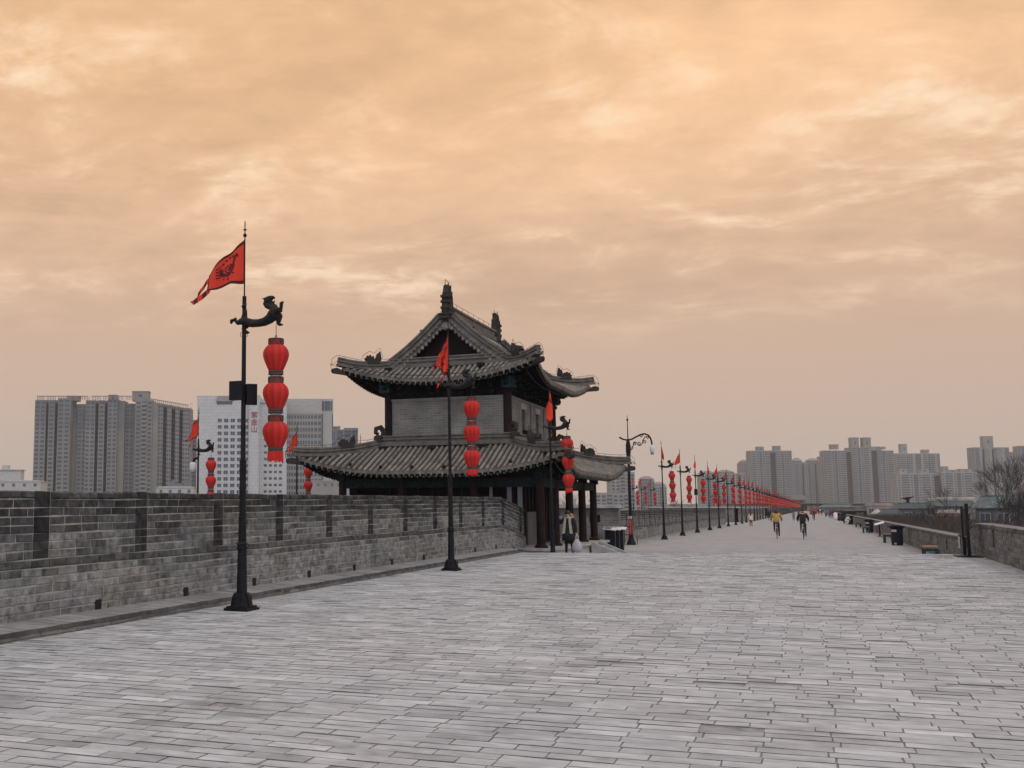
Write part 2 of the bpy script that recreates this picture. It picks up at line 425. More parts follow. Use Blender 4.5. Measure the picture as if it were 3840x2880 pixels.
# ---------------------------------------------------------------- brick parapets
def brick_courses(mb, face, sgn, y0, y1, zb, rows, h, ln, stripe=None, split=None, seed=1, tones=None, cap=True, lower_proud=.0):
    """bricks on the plane x = face, looking towards sgn; zb(y) is the foot of the wall"""
    rr = random.Random(seed)
    patch = {}
    def ptone(y, k):
        key = (int(y / .9), k // 2)
        if key not in patch: patch[key] = rr.uniform(.88, 1.12)
        return patch[key]
    for k in range(rows):
        is_cap = cap and k == rows - 1
        l_ = .21 if is_cap else ln
        cuts = []; y = y0 - (k % 2) * l_ * .5 - rr.random() * .05
        while y < y1:
            cuts.append(y); y += l_ * rr.uniform(.93, 1.07)
        cuts = [max(c, y0) for c in cuts] + [y1]
        marks = []
        if stripe and k > stripe[2]:
            s_ = stripe[0]
            while s_ < y1:
                if s_ - .18 > y0 and s_ + .18 < y1: marks.append(s_); cuts = [c for c in cuts if abs(c - s_) > .25 or c in (y0, y1)] + [s_ - .17, s_ + .17]
                s_ += stripe[1]
            cuts = sorted(cuts)
        for a, b in zip(cuts[:-1], cuts[1:]):
            if b - a < .035: continue
            ym = (a + b) / 2
            st = any(abs(ym - m_) < .17 for m_ in marks)
            t = tones(k, ym, rr) if tones else rr.uniform(.7, 1.15)
            t *= ptone(ym, k)
            g = .008; x0 = face + sgn * (lower_proud if split is not None and k < split else 0)
            px = .009 + rr.uniform(-.003, .004)
            if split is not None and k == split: px += lower_proud * .45; t *= .5
            if is_cap: px += .03
            if st: t = rr.uniform(.12, .26); px = .005; g = .002
            za, zb_ = (k * h + g, (k + 1) * h - g) if not st else (k * h + .002, (k + 1) * h - .002)
            c = .008 if not is_cap else .02
            vs = []
            for (yy, zz, xx) in ((a + g, za, 0), (b - g, za, 0), (b - g, zb_, 0), (a + g, zb_, 0), (a + g + c, za + c, px), (b - g - c, za + c, px), (b - g - c, zb_ - c, px), (a + g + c, zb_ - c, px)):
                wob = .005 * math.sin(yy * 1.9 + k * 1.3) + .004 * math.sin(yy * 4.7 + k * 2.1)
                vs.append((x0 + sgn * (xx + (rr.uniform(-.003, .003) if xx > .0055 else 0)), yy, zb(yy) + zz + wob))
            fs = [(4, 5, 6, 7), (0, 1, 5, 4), (1, 2, 6, 5), (2, 3, 7, 6), (3, 0, 4, 7)]
            if sgn < 0: fs = [tuple(reversed(q)) for q in fs]
            mb.add(vs, fs, 0, t)
def strip_core(mb, xa, xb, ys, zlo, zhi, mi=0):
    """solid wall core following the ground, from zlo(y) to zhi(y)"""
    for j in range(len(ys) - 1):
        a, b = ys[j], ys[j + 1]
        vs = [(xa, a, zlo(a)), (xb, a, zlo(a)), (xb, a, zhi(a)), (xa, a, zhi(a)), (xa, b, zlo(b)), (xb, b, zlo(b)), (xb, b, zhi(b)), (xa, b, zhi(b))]
        fs = [(0, 4, 7, 3), (1, 2, 6, 5), (3, 7, 6, 2)]
        if j == 0: fs.append((0, 3, 2, 1))
        if j == len(ys) - 2: fs.append((4, 5, 6, 7))
        mb.add(vs, fs, mi)
H = .117
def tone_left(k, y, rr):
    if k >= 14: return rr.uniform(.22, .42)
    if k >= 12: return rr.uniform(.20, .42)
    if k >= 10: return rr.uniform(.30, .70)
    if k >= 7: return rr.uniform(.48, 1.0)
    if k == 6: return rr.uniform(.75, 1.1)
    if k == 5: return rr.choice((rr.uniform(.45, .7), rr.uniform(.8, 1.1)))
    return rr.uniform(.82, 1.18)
def frange(a, b, n): return [a + (b - a) * i / n for i in range(n + 1)]
def left_parapet(label, y0, y1, zb, seed, holes=None, group=None):
    t = thing('parapet_wall', label, 'wall', group=group)
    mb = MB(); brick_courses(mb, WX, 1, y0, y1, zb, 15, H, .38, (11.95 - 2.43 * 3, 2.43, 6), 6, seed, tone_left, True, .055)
    ys = sorted(set([y0, y1] + [y for y in (35.9, 36, 37, 38, 39) if y0 < y < y1]))
    mb.build('brick_face', [M['brick']], t)
    mb = MB(); strip_core(mb, WX - .48, WX - .001, ys, lambda y: zb(y) - .3, lambda y: zb(y) + 15 * H - .012)
    strip_core(mb, WX, WX + .054, ys, lambda y: zb(y) - .3, lambda y: zb(y) + 6 * H)
    mb.build('wall_core', [M['mortar']], t)
    if holes:
        hm = MB()
        y = holes
        while y < y1 - .3:
            if y > y0 + .2:
                hm.box((WX + .066, y, zb(y) + .085), (.03, .13, .17))
                hm.box((WX + .079, y, zb(y) + .005), (.05, .20, .02))
            y += 2.43
        hm.build('drain_hole', [M['wire']], t)['kind'] = 'stuff'
    return t
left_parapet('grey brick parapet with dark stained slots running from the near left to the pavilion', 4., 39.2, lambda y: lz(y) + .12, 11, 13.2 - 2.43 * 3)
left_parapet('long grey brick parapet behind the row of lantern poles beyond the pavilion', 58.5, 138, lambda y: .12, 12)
def ledge():
    rr = random.Random(5); mb = MB(); y = 4.
    while y < 37.9:
        w = rr.choice((.115, .12, .23, .35)); yb = min(y + w, 37.9)
        z0 = lambda yy: lz(yy) + .12
        tn = rr.uniform(.8, 1.15)
        x1 = LX + rr.uniform(-.006, .012)
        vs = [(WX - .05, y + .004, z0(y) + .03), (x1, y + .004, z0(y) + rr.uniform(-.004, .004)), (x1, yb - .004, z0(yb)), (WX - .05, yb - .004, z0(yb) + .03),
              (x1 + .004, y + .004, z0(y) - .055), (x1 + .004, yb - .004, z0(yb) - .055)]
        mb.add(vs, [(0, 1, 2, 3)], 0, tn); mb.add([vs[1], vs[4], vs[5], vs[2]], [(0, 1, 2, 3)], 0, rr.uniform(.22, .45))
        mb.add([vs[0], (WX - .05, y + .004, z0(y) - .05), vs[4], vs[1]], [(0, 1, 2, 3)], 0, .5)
        y = yb
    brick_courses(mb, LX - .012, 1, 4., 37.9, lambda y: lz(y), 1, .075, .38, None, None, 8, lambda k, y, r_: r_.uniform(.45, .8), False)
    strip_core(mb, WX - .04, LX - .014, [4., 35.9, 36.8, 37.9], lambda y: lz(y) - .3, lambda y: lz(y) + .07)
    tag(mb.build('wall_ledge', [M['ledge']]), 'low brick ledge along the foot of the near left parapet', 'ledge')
ledge()
def right_parapet():
    t = thing('parapet_wall', 'low grey brick parapet along the right edge of the walkway', 'wall')
    zb = lambda y: rz_(y)
    mb = MB(); brick_courses(mb, RX, -1, 14., 150., zb, 8, .125, .38, (17.6, 6.1, 2), None, 21, lambda k, y, r_: r_.uniform(.62, 1.05) * (.8 if k == 7 else 1), True)
    mb.build('brick_face', [M['brick']], t)
    ys = [14.] + frange(39, 46, 8) + [150., 1900.]
    mb = MB(); strip_core(mb, RX, RX + .5, ys, lambda y: zb(y) - .4, lambda y: zb(y) + .985)
    mb.build('wall_core', [M['wallfar']], t)
    rr = random.Random(4); mb = MB(); y = 14.
    while y < 150:
        yb = y + rr.uniform(.2, .26)
        mb.add([(RX - .035, y + .004, zb(y) + .99), (RX + .52, y + .004, zb(y) + .995), (RX + .52, yb - .004, zb(yb) + .995), (RX - .035, yb - .004, zb(yb) + .99)], [(0, 1, 2, 3)], 0, rr.uniform(.55, .85))
        y = yb
    mb.build('coping', [M['ledge']], t)
right_parapet()
def far_walls():
    tones = {}
    for i, (ya, yb) in enumerate(((163., 246.), (272., 346.), (372., 1700.))):
        t = thing('parapet_wall', ('grey brick parapet past the first plain bastion wall', 'far grey parapet stretch behind crowded red lanterns', 'farthest parapet stretch shrinking into the haze')[i], 'wall')
        mb = MB(); mb.box((WX - .25, (ya + yb) / 2, .93), (.5, yb - ya, 1.9))
        y = ya + 1.2
        while y < min(yb, 520) - 1:
            mb.box((WX + .012, y, 1.35), (.03, .34, 1.05), 1); y += 2.43
        mb.box((WX - .25, (ya + yb) / 2, 1.895), (.54, yb - ya, .06), 2)
        mb.build('brick_face', [M['wallfar'], M['timber'], M['ledge']], t)
    for i, y in enumerate((58., 163., 272.)):
        t = thing('bastion_wall', ('capped brick side wall behind the pavilion columns', 'plain grey side wall with pale top past the last near pole', 'distant plain side wall among the red lanterns')[i], 'wall')
        mb = MB(); mb.box((-15.7, y + .25, 1.0), (12.7, .5, 2.0)); mb.build('brick_face', [M['wallfar']], t)
        mb = MB(); mb.box((-15.7, y + .2, 2.06), (12.8, .85, .12)); mb.box((-15.7, y + .2, 2.15), (12.8, .6, .07)); mb.build('coping', [M['stone']], t)
        if i == 0:
            mb = MB(); mb.box((-10.6, y - .012, 1.45), (.55, .03, .38)); mb.build('vent', [M['timber']], t)
    mb = MB(); mb.box((-22.4, 49, .9), (.5, 34, 1.8)); tag(mb.build('bastion_parapet', [M['wallfar']]), 'outer brick parapet of the bastion behind the pavilion', 'wall')
    for i, y in enumerate((150.5, 259, 359)):
        mb = MB(); mb.box((-15.9, y, -6.4), (13, 27, 12.75)); structure('bastion', mb, [M['wallfar']])
    mb = MB(); mb.box((-16.3, 49, -6.63), (12.8, 35, 12.7)); structure('bastion', mb, [M['wallfar']])
far_walls()
# ---------------------------------------------------------------- the pavilion
CX, CY = -13.05, 44.3
def pavilion():
    t = thing('pavilion', 'two storey grey brick gate pavilion with upturned tiled roofs', 'pavilion', (CX, CY, 0))
    def side_map(a, b, k):
        """k: 0 front (-y), 1 right (+x), 2 back, 3 left ; (w along eave, inset d, z) -> local point"""
        if k == 0: return lambda w, d, z: Vector((w, -b + d, z))
        if k == 1: return lambda w, d, z: Vector((a - d, w, z))
        if k == 2: return lambda w, d, z: Vector((-w, b - d, z))
        return lambda w, d, z: Vector((-a + d, -w, z))
    def roof(name, a, b, ze, prof, lift, T, Tmain=None, vgable=None):
        root = None
        mbT = MB(); mbS = MB(); mbR = MB()
        def zz(d, c):                       # d inset, c distance along the eave from the hip
            u = max(0., 1 - c / 3.6); v = max(0., 1 - d / T)
            return ze + prof(d) + lift * u ** 2.1 * v ** 1.15
        def pushed(P, w, d, Lh, k):         # corners spring outwards a little
            c = Lh - d - abs(w)
            u = max(0., 1 - c / 3.2) ** 2 * max(0., 1 - d / 1.6)
            n = [(0, -1), (1, 0), (0, 1), (-1, 0)][k]; e = [(1, 0), (0, 1), (-1, 0), (0, -1)][k]
            s_ = 1 if w > 0 else -1
            P.x += .16 * u * (n[0] + e[0] * s_); P.y += .16 * u * (n[1] + e[1] * s_)
            return P
        for k in range(4):
            Lh = a if k % 2 == 0 else b
            mp = side_map(a, b, k)
            main = Tmain if (Tmain and k % 2 == 1) else None
            n_ = int(2 * Lh / .213); pit = 2 * Lh / n_
            def tmax(w):
                h = Lh - abs(w)
                if main: return main if abs(w) <= vgable else min(h, T)
                return min(h, T)
            pt = lambda w, d, up=0.: pushed(mp(w, d, zz(d, max(0., Lh - d - abs(w))) + up), w, d, Lh, k)
            nrm = Vector([(0, -1, 0), (1, 0, 0), (0, 1, 0), (-1, 0, 0)][k]); ew = Vector([(1, 0, 0), (0, 1, 0), (-1, 0, 0), (0, -1, 0)][k])
            for i in range(n_ + 1):
                w = -Lh + i * pit; tm = tmax(w)
                if tm > .12:
                    ns = max(2, int(tm / .33)); rr_ = rnd.uniform(.85, 1.12)
                    pts = [pt(w, tm * j / ns) for j in range(ns + 1)]
                    r = .062; prev = None; base = len(mbT.v)
                    for j, p in enumerate(pts):
                        tg = pts[min(j + 1, ns)] - pts[max(j - 1, 0)]; tg.normalize()
                        up = ew.cross(tg); up.normalize()
                        if up.z < 0: up = -up
                        for q in range(5):
                            an = math.pi * q / 4
                            mbT.v.append(tuple(p + ew * (r * math.cos(an)) + up * (r * 1.15 * math.sin(an) + .012)))
                    for j in range(ns):
                        tn = rr_ * rnd.uniform(.86, 1.14)
                        for q in range(4):
                            mbT.f.append((base + j * 5 + q, base + j * 5 + q + 1, base + (j + 1) * 5 + q + 1, base + (j + 1) * 5 + q)); mbT.m.append(0); mbT.t.append(tn)
                    # round end tile
                    c0 = pts[0] + nrm * .015 + Vector((0, 0, .015))
                    fr = [c0 + ew * (.088 * math.cos(q * math.pi / 4)) + Vector((0, 0, .088 * math.sin(q * math.pi / 4))) for q in range(8)]
                    mbT.add(fr + [v - nrm * .05 for v in fr], [tuple(range(8))] + [(q, (q + 1) % 8, 8 + (q + 1) % 8, 8 + q) for q in range(8)], 0, rr_ * .8)
                if i < n_:
                    wa, wb = w + .03, w + pit - .03; wm = w + pit / 2; tm = tmax(wm)
                    if tm < .05: continue
                    ns = max(1, int(tm / .14)); lo = None
                    for j in range(ns):
                        d0, d1 = tm * j / ns, tm * (j + 1) / ns
                        A, B_, Cc, D_ = pt(wa, d0, .022), pt(wb, d0, .022), pt(wb, d1, -.012), pt(wa, d1, -.012)
                        A2, B2 = pt(wa, d0, -.03), pt(wb, d0, -.03)
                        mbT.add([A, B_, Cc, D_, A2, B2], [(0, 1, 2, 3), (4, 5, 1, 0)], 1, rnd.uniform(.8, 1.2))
                    # pointed drip tile
                    q0 = pt(wm, 0, 0) + nrm * .01
                    mbT.add([q0 - ew * .09 + Vector((0, 0, .03)), q0 + Vector((0, 0, -.165)), q0 + ew * .09 + Vector((0, 0, .03)), q0 - ew * .09 - nrm * .03 + Vector((0, 0, .03)), q0 - nrm * .03 + Vector((0, 0, -.165)), q0 + ew * .09 - nrm * .03 + Vector((0, 0, .03))],
                            [(0, 1, 2), (0, 3, 4, 1), (1, 4, 5, 2)], 0, rnd.uniform(.6, .95))
            # closed underlay and soffit
            nw = 28; dd = [0, .35, .8, 1.3, 1.7] + ([2.2, 2.65] if T > 2 else []) + ([2.4, 3.2, main] if main else [])
            for i in range(nw):
                w0, w1 = -Lh + 2 * Lh * i / nw, -Lh + 2 * Lh * (i + 1) / nw
                for j in range(len(dd) - 1):
                    cl = lambda w, d: min(d, max(0, tmax(w)))
                    if min(tmax(w0), tmax(w1)) < dd[j] - .3: continue
                    a0, a1, b0, b1 = cl(w0, dd[j]), cl(w1, dd[j]), cl(w0, dd[j + 1]), cl(w1, dd[j + 1])
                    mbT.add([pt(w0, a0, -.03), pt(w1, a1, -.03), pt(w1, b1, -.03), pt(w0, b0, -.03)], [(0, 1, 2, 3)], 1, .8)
                    if dd[j] < 1.6: mbS.add([pt(w0, a0, -.13), pt(w1, a1, -.13), pt(w1, b1, -.13), pt(w0, b0, -.13)], [(3, 2, 1, 0)], 0)
                # fascia board
                mbS.add([pt(w0, 0.03, -.03), pt(w1, 0.03, -.03), pt(w1, 0.03, -.14), pt(w0, .03, -.14)], [(3, 2, 1, 0)], 0)
            # two tiers of rafters with painted tips
            nr = int(2 * Lh / .235)
            for i in range(nr + 1):
                w = -Lh + .05 + (2 * Lh - .1) * i / nr; h = Lh - abs(w)
                if h < .2: continue
                for tier, (d0, d1, dz, hw) in enumerate(((.10, .75, -.19, .045), (.52, 1.55, -.30, .05))):
                    d1 = min(d1, h)
                    if d1 - d0 < .1: continue
                    p0, p1 = pt(w, d0, dz), pt(w, d1, dz)
                    sg = 1 if w > 0 else -1
                    fan = max(0., 1 - h / 2.4) * .35 * sg
                    p1 = p1 - ew * fan
                    dr = (p1 - p0); dr.normalize(); s2 = ew
                    for (q0, q1, mi, hh) in ((p0, p1, 0, hw), (p0 - dr * .012, p0, 1, hw * .8)):
                        vs = [q + s2 * (sx * hh) + Vector((0, 0, sz * hh)) for q in (q0, q1) for sx, sz in ((-1, -1), (1, -1), (1, 1), (-1, 1))]
                        mbS.add(vs, [(0, 1, 2, 3), (4, 7, 6, 5), (0, 4, 5, 1), (1, 5, 6, 2), (2, 6, 7, 3), (3, 7, 4, 0)], mi)
        root = mbT.build(name, [M['tile'], M['pan']], t)
        mbS.build('eaves', [M['timber'], M['raftertip']], root)
        # hip ridges with beasts
        prof_r = [(-.16, -.04), (.16, -.04), (.16, .06), (.08, .07), (.08, .13), (.13, .14), (.13, .19), (.08, .20), (.08, .25), (.11, .26), (.09, .32), (-.09, .32), (-.11, .26), (-.08, .25), (-.08, .20), (-.13, .19), (-.13, .14), (-.08, .13), (-.08, .07), (-.16, .06)]
        for sx in (-1, 1):
            for sy in (-1, 1):
                pts = []
                for j in range(17):
                    d = T * (1 - j / 16.) - .12 * (j / 16.) ** 2
                    z = zz(max(d, 0), 0) + (.10 * (j / 16.) ** 4)
                    o = .16 * max(0., 1 - max(d, 0) / 1.6)
                    pts.append(Vector((sx * (a - d + o), sy * (b - d + o), z + .02)))
                hr = MB(); hr.sweep(pts, prof_r)
                dr = (pts[-1] - pts[-4]); dr.normalize()
                hro = hr.build('hip_ridge', [M['ridge']], root)
                # beast: horned head with a spiky mane facing the corner
                q = pts[8 if T > 2 else 7]; hd = Vector((sx, sy, 0)).normalized(); ax = Vector((hd.y, -hd.x, 0))
                bm = MB()
                poly = [(-.42, 0), (-.45, .25), (-.40, .52), (-.33, .33), (-.24, .20), (-.14, .19), (-.10, .32), (-.03, .24), (.03, .36), (.08, .25), (.15, .33), (.19, .22), (.27, .21), (.21, .14), (.27, .07), (.18, .03), (.15, -.1), (-.4, -.1)]
                bm.prism(poly, .17, (q + Vector((0, 0, .24)), hd, (0, 0, 1), ax)); bm.prism([(x * .8, y * .85) for x, y in poly], .24, (q + Vector((0, 0, .24)), hd, (0, 0, 1), ax))
                if T > 2 or sy < 0 or sx > 0: bm.build('ridge_beast', [M['ornament']], hro)
                # corner beam head and snout under the tip
                cb_ = MB(); e = pts[-1]
                cb_.prism([(-1.0, -.46), (.0, -.36), (.20, -.34), (.26, -.24), (.20, -.15), (.05, -.12), (-.2, -.22), (-1.0, -.32)], .17, (e, hd, (0, 0, 1), ax))
                cb_.build('corner_beam', [M['ornament']], root)
                # lightning wire along the hip
                wr = MB(); up = Vector((0, 0, .40))
                ch = pts[:6] if T > 2 else pts[:5]
                wr.tube([p + up for p in pts[:5]] + [q + hd * -.55 + Vector((0, 0, .55)), q + hd * -.42 + Vector((0, 0, .92)), q + hd * -.18 + Vector((0, 0, .70)), q + hd * .06 + Vector((0, 0, .74)), q + hd * .34 + Vector((0, 0, .56)), q + hd * .40 + Vector((0, 0, .36))] + [p + up for p in pts[12:]] + [e + hd * .22 + Vector((0, 0, .25)), e + hd * .30, e + hd * .24 + Vector((0, 0, -.3))], .009, 4)
                for p in (pts[1], pts[4], pts[11], pts[14]): wr.tube([p + Vector((0, 0, .2)), p + up], .007, 4)
                for dz in (.12, 0, -.12): wr.tube([e + Vector((0, 0, .05 + dz)), e + hd * .30], .007, 4)
                wr.build('lightning_wire', [M['wire']], root)
        return root, zz, prof_r
    # stone base and stairs
    mb = MB(); mb.box((0, .15, .235), (8.9, 11.9, .47)); mb.box((0, .15, .51), (9.1, 12.1, .09))
    mb.build('stone_base', [M['stone']], t)
    st = MB(); y0 = 46.5 - CY; xe = -8.5 - CX
    for i in range(3): st.box((xe + .16 + i * .32, y0, .21 - i * .07), (.32, 1.35, .42 - i * .14))
    for sy in (-1, 1):
        st.prism([(0, 0), (0, .55), (.12, .55), (1.35, .06), (1.35, 0)], .24, ((xe, y0 + sy * .82, 0), (1, 0, 0), (0, 0, 1), (0, -1, 0)))
    st.build('stone_stairs', [M['stone']], t)
    # ground floor: ring of lacquered columns, lintels, dark timber core
    xs = (-3.95, -1.45, 1.45, 3.95); ys = (-5.2, -2.75, -.05, 2.6, 5.2)
    ring = [(x, ys[0]) for x in xs] + [(x, ys[-1]) for x in xs] + [(xs[0], y) for y in ys[1:-1]] + [(xs[-1], y) for y in ys[1:-1]]
    for x, y in ring:
        c = MB(); c.lathe([(.25, .55), (.25, .61), (.20, .66), (.165, .68), (.16, 2.0), (.15, 3.75)], (x, y, 0), 14)
        c.build('column', [M['column']], t, True, 40)
    mb = MB()
    for sy in (-1, 1): mb.box((0, sy * 5.2, 2.95), (8.1, .16, .34)); mb.box((0, sy * 5.2, 3.42), (8.3, .2, .2))
    for sx in (-1, 1): mb.box((sx * 3.95, 0, 2.95), (.16, 10.6, .34)); mb.box((sx * 3.95, 0, 3.42), (.2, 10.7, .2))
    for x in xs: mb.box((x, -5.32, 3.2), (.3, .2, .28)); mb.box((x, -5.45, 3.35), (.14, .5, .12))
    for y in ys: mb.box((4.07, y, 3.2), (.2, .3, .28)); mb.box((4.2, y, 3.35), (.5, .14, .12))
    mb.build('lintel', [M['teal']], t)
    mb = MB(); mb.box((-.6, 0, 2.5), (6.5, 8.1, 3.9)); mb.box((-3.6, 0, 1.9), (.3, 10.0, 2.9)); mb.box((0, 0, 3.68), (7.8, 10.3, .1))
    for y in np.arange(-3.6, 3.7, .6): mb.box((2.68, y, 1.9), (.06, .09, 2.5), 1)
    for x in np.arange(-2.4, 2.5, .6): mb.box((x, -4.08, 1.9), (.09, .06, 2.5), 1)
    mb.build('timber_wall', [M['timber'], M['column']], t)
    for x in (2.05, 2.75, 3.15):
        pb = MB(); pb.box((x, -5.0, 1.75), (.16 if x > 2.1 else .1, .12, 2.4)); pb.build('door_post', [M['greycloth']], t)
    pb = MB(); pb.box((2.70, -1.4, 1.2), (.05, 1.5, 1.3)); pb.build('notice_board', [M['housewall']], t)
    lower, zl, pr = roof('lower_roof', 5.1, 6.55, 3.33, lambda d: 1.2 * (.72 * d / 2.65 + .28 * (d / 2.65) ** 2), .62, 2.65)
    # ridge against the upper wall
    rg = MB(); zr = 4.56
    bp = [(-.17, -.1), (.17, -.1), (.17, .05), (.08, .06), (.08, .14), (.14, .15), (.14, .21), (.08, .22), (.08, .27), (.13, .28), (.11, .33), (-.11, .33), (-.13, .28), (-.08, .27), (-.08, .22), (-.14, .21), (-.14, .15), (-.08, .14), (-.08, .06), (-.17, .05)]
    for (p, q) in (((-2.72, -4.12), (2.72, -4.12)), ((2.68, -4.12), (2.68, 4.12)), ((2.72, 4.12), (-2.72, 4.12)), ((-2.68, 4.12), (-2.68, -4.12))):
        rg.sweep([(*p, zr), (*q, zr)], bp)
    rg.build('wall_ridge', [M['ridge']], lower)
    for sx in (-1, 1):
        for sy in (-1, 1):
            c = MB(); p = Vector((sx * 2.8, sy * 4.22, zr + .2)); hd = Vector((sx, sy, 0)).normalized()
            c.tube([p + hd * x + Vector((0, 0, z)) for x, z in ((-.2, .0), (-.25, .3), (-.1, .48), (.1, .42), (.12, .25), (.0, .2))], [.14, .13, .11, .1, .09, .07], 8)
            c.lathe([(.2, -.1), (.2, .1), (.1, .16)], p, 8)
            c.build('ridge_scroll', [M['ornament']], lower)
    # spot lamps and bulbs fixed on the lower roof
    fl = MB()
    for x in (-2.55, -.45, 1.55):
        fl = MB(); fl.box((x, -4.42, zr - .18), (.26, .2, .14)); fl.box((x, -4.45, zr - .30), (.04, .1, .16)); fl.build('flood_lamp', [M['iron']], lower)
    bl = MB()
    for i in range(8):
        bl = MB(); bl.ball((-4.4 + i * 1.26, -6.35, zl(.2, max(0, 4.9 - abs(-4.4 + i * 1.26))) + .14), .075, 0, 8, 6); bl.build('roof_bulb', [M['iron']], lower)
    # upper storey
    mb = MB()
    a, b, z0, z1 = 2.5, 3.95, 4.4, 6.30
    for sy in (-1, 1): mb.box((0, sy * (b - .2), (z0 + z1) / 2), (2 * a - .3, .4, z1 - z0))
    mb.box((-a + .2, 0, (z0 + z1) / 2), (.4, 2 * b - .84, z1 - z0))
    wy = (42.7 - CY, 45.1 - CY, 47.4 - CY); ww = .52; ya = -b + .42
    for i, y in enumerate(wy):
        mb.box((a - .2, (ya + y - ww / 2) / 2, (z0 + z1) / 2), (.4, y - ww / 2 - ya, z1 - z0))
        mb.box((a - .2, y, 4.55), (.4, ww, .7)); mb.box((a - .2, y, 6.14), (.4, ww, z1 - 5.98)); ya = y + ww / 2
    mb.box((a - .2, (ya + b - .42) / 2, (z0 + z1) / 2), (.4, b - .42 - ya, z1 - z0))
    up = mb.build('upper_wall', [M['pavbrick']], t)
    mb = MB()
    for sy in (-1, 1): mb.box((0, sy * (b - .17), z1 + .03), (2 * a - .24, .42, .07))
    for sx in (-1, 1): mb.box((sx * (a - .17), 0, z1 + .03), (.42, 2 * b - .78, .07))
    mb.build('wall_coping', [M['ledge']], up)
    mb = MB(); mb.box((0, 0, 5.4), (3.6, 6.4, 2.2)); mb.build('inner_room', [M['timber']], up)
    for y in wy:
        w = MB(); w.box((a - .17, y, 5.44), (.05, ww, 1.08)); wo = w.build('window', [M['timber']], t)
        w = MB(); w.box((a + .012, y, 6.09), (.06, ww + .32, .22)); w.build('lintel', [M['stone']], wo)
        w = MB(); w.box((a + .05, y + .1, 5.0), (.18, .2, .26)); w.box((a + .02, y + .1, 4.82), (.06, .06, .2)); w.build('flood_lamp', [M['iron']], wo)
    for x, y in [(sx * (a - .04), sy * (b - .04)) for sx in (-1, 1) for sy in (-1, 1)]:
        c = MB(); c.lathe([(.17, 4.5), (.165, 6.9)], (x, y, 0), 14); c.build('column', [M['column']], t, True, 40)
    for y in ((wy[0] + wy[1]) / 2, (wy[1] + wy[2]) / 2):
        c = MB(); c.box((a + .01, y, 5.35), (.07, .14, 1.86)); c.build('pilaster', [M['greycloth']], t)
    # bracket frieze
    fz = MB(); fz.box((0, 0, 6.72), (2 * a - .1, 2 * b - .1, .75)); 
    for zc, ov in ((6.52, .12), (6.78, .30), (6.98, .5)):
        for i in range(9):
            x = -a + 2 * a * i / 8
            for sy in (-1, 1): fz.box((x, sy * (b + ov / 2 - .05), zc), (.17, .2 + ov, .13), 1 if i % 2 else 0)
        for i in range(13):
            y = -b + 2 * b * i / 12
            for sx in (-1, 1): fz.box((sx * (a + ov / 2 - .05), y, zc), (.2 + ov, .17, .13), 1 if i % 2 else 0)
    for sx in (-1, 1):
        for sy in (-1, 1):
            fz.box((sx * (a + .0), sy * (b + .15), 6.85), (.36, .3, .42), 2); fz.box((sx * (a + .15), sy * (b), 6.86), (.3, .36, .42), 2)
    fz.build('bracket_frieze', [M['timber'], M['teal'], MATS.get('painted') or mat('painted_panel', (.015, .05, .058), .7, .6, 14, 0)], t)
    T2 = 1.5; zr2 = 9.62; ze2 = 6.95; rise = zr2 - ze2
    def prof2(d):
        s = min(1., d / 3.8)
        return rise * (.52 * s + .48 * s * s) if d > 0 else 0.
    upper, zu, pr = roof('upper_roof', 3.8, 5.12, ze2, prof2, .64, T2, 3.8, 3.85)
    vg = 3.85
    # gables, verge ridges with tile fringe, bargeboards
    for sy in (-1, 1):
        g = MB()
        prof_pts = [(x, ze2 + prof2(3.8 - abs(x))) for x in np.linspace(-2.4, 2.4, 17)]
        g.prism([(-2.4, ze2 + prof2(1.5) - .1)] + [(x, z - .12) for x, z in prof_pts] + [(2.4, ze2 + prof2(1.5) - .1)], .1, ((0, sy * 3.5, 0), (1, 0, 0), (0, 0, 1), (0, -sy, 0)))
        g.build('gable_wall', [M['timber']], upper)
        bb = MB()
        for sx in (-1, 1):
            xs_ = np.linspace(0.0, 2.45, 12)
            top = [(sx * x, ze2 + prof2(3.8 - x) - .03) for x in xs_]; bot = [(sx * x, ze2 + prof2(3.8 - x) - .24) for x in xs_]
            for i in range(11):
                bb.prism([top[i], top[i + 1], bot[i + 1], bot[i]] if sx > 0 else [top[i + 1], top[i], bot[i], bot[i + 1]], .09, ((0, sy * (vg - .02), 0), (1, 0, 0), (0, 0, 1), (0, -sy, 0)))
        bb.build('bargeboard', [M['ridge']], upper)
        fr_ = MB()
        for sx in (-1, 1):
            for i in range(17):
                x = .08 + i * .155; z = ze2 + prof2(3.8 - x) - .25
                fr_.ball((sx * x, sy * (vg + .02), z), (.07, .05, .075), 0, 8, 6, rnd.uniform(.8, 1.2))
                fr_.ball((sx * x, sy * (vg + .05), z + .24), (.07, .05, .065), 0, 8, 6, rnd.uniform(.7, 1.1))
        fr_.ball((0, sy * (vg + .05), zr2 - .38), (.2, .07, .17), 0)
        fr_.build('verge_tile', [M['tile']], upper)
        bj = MB(); z_ = ze2 + prof2(1.5) + .02
        bj.sweep([(-2.35, sy * 3.78, z_), (2.35, sy * 3.78, z_)], bp); bj.build('gable_ridge', [M['ridge']], upper)
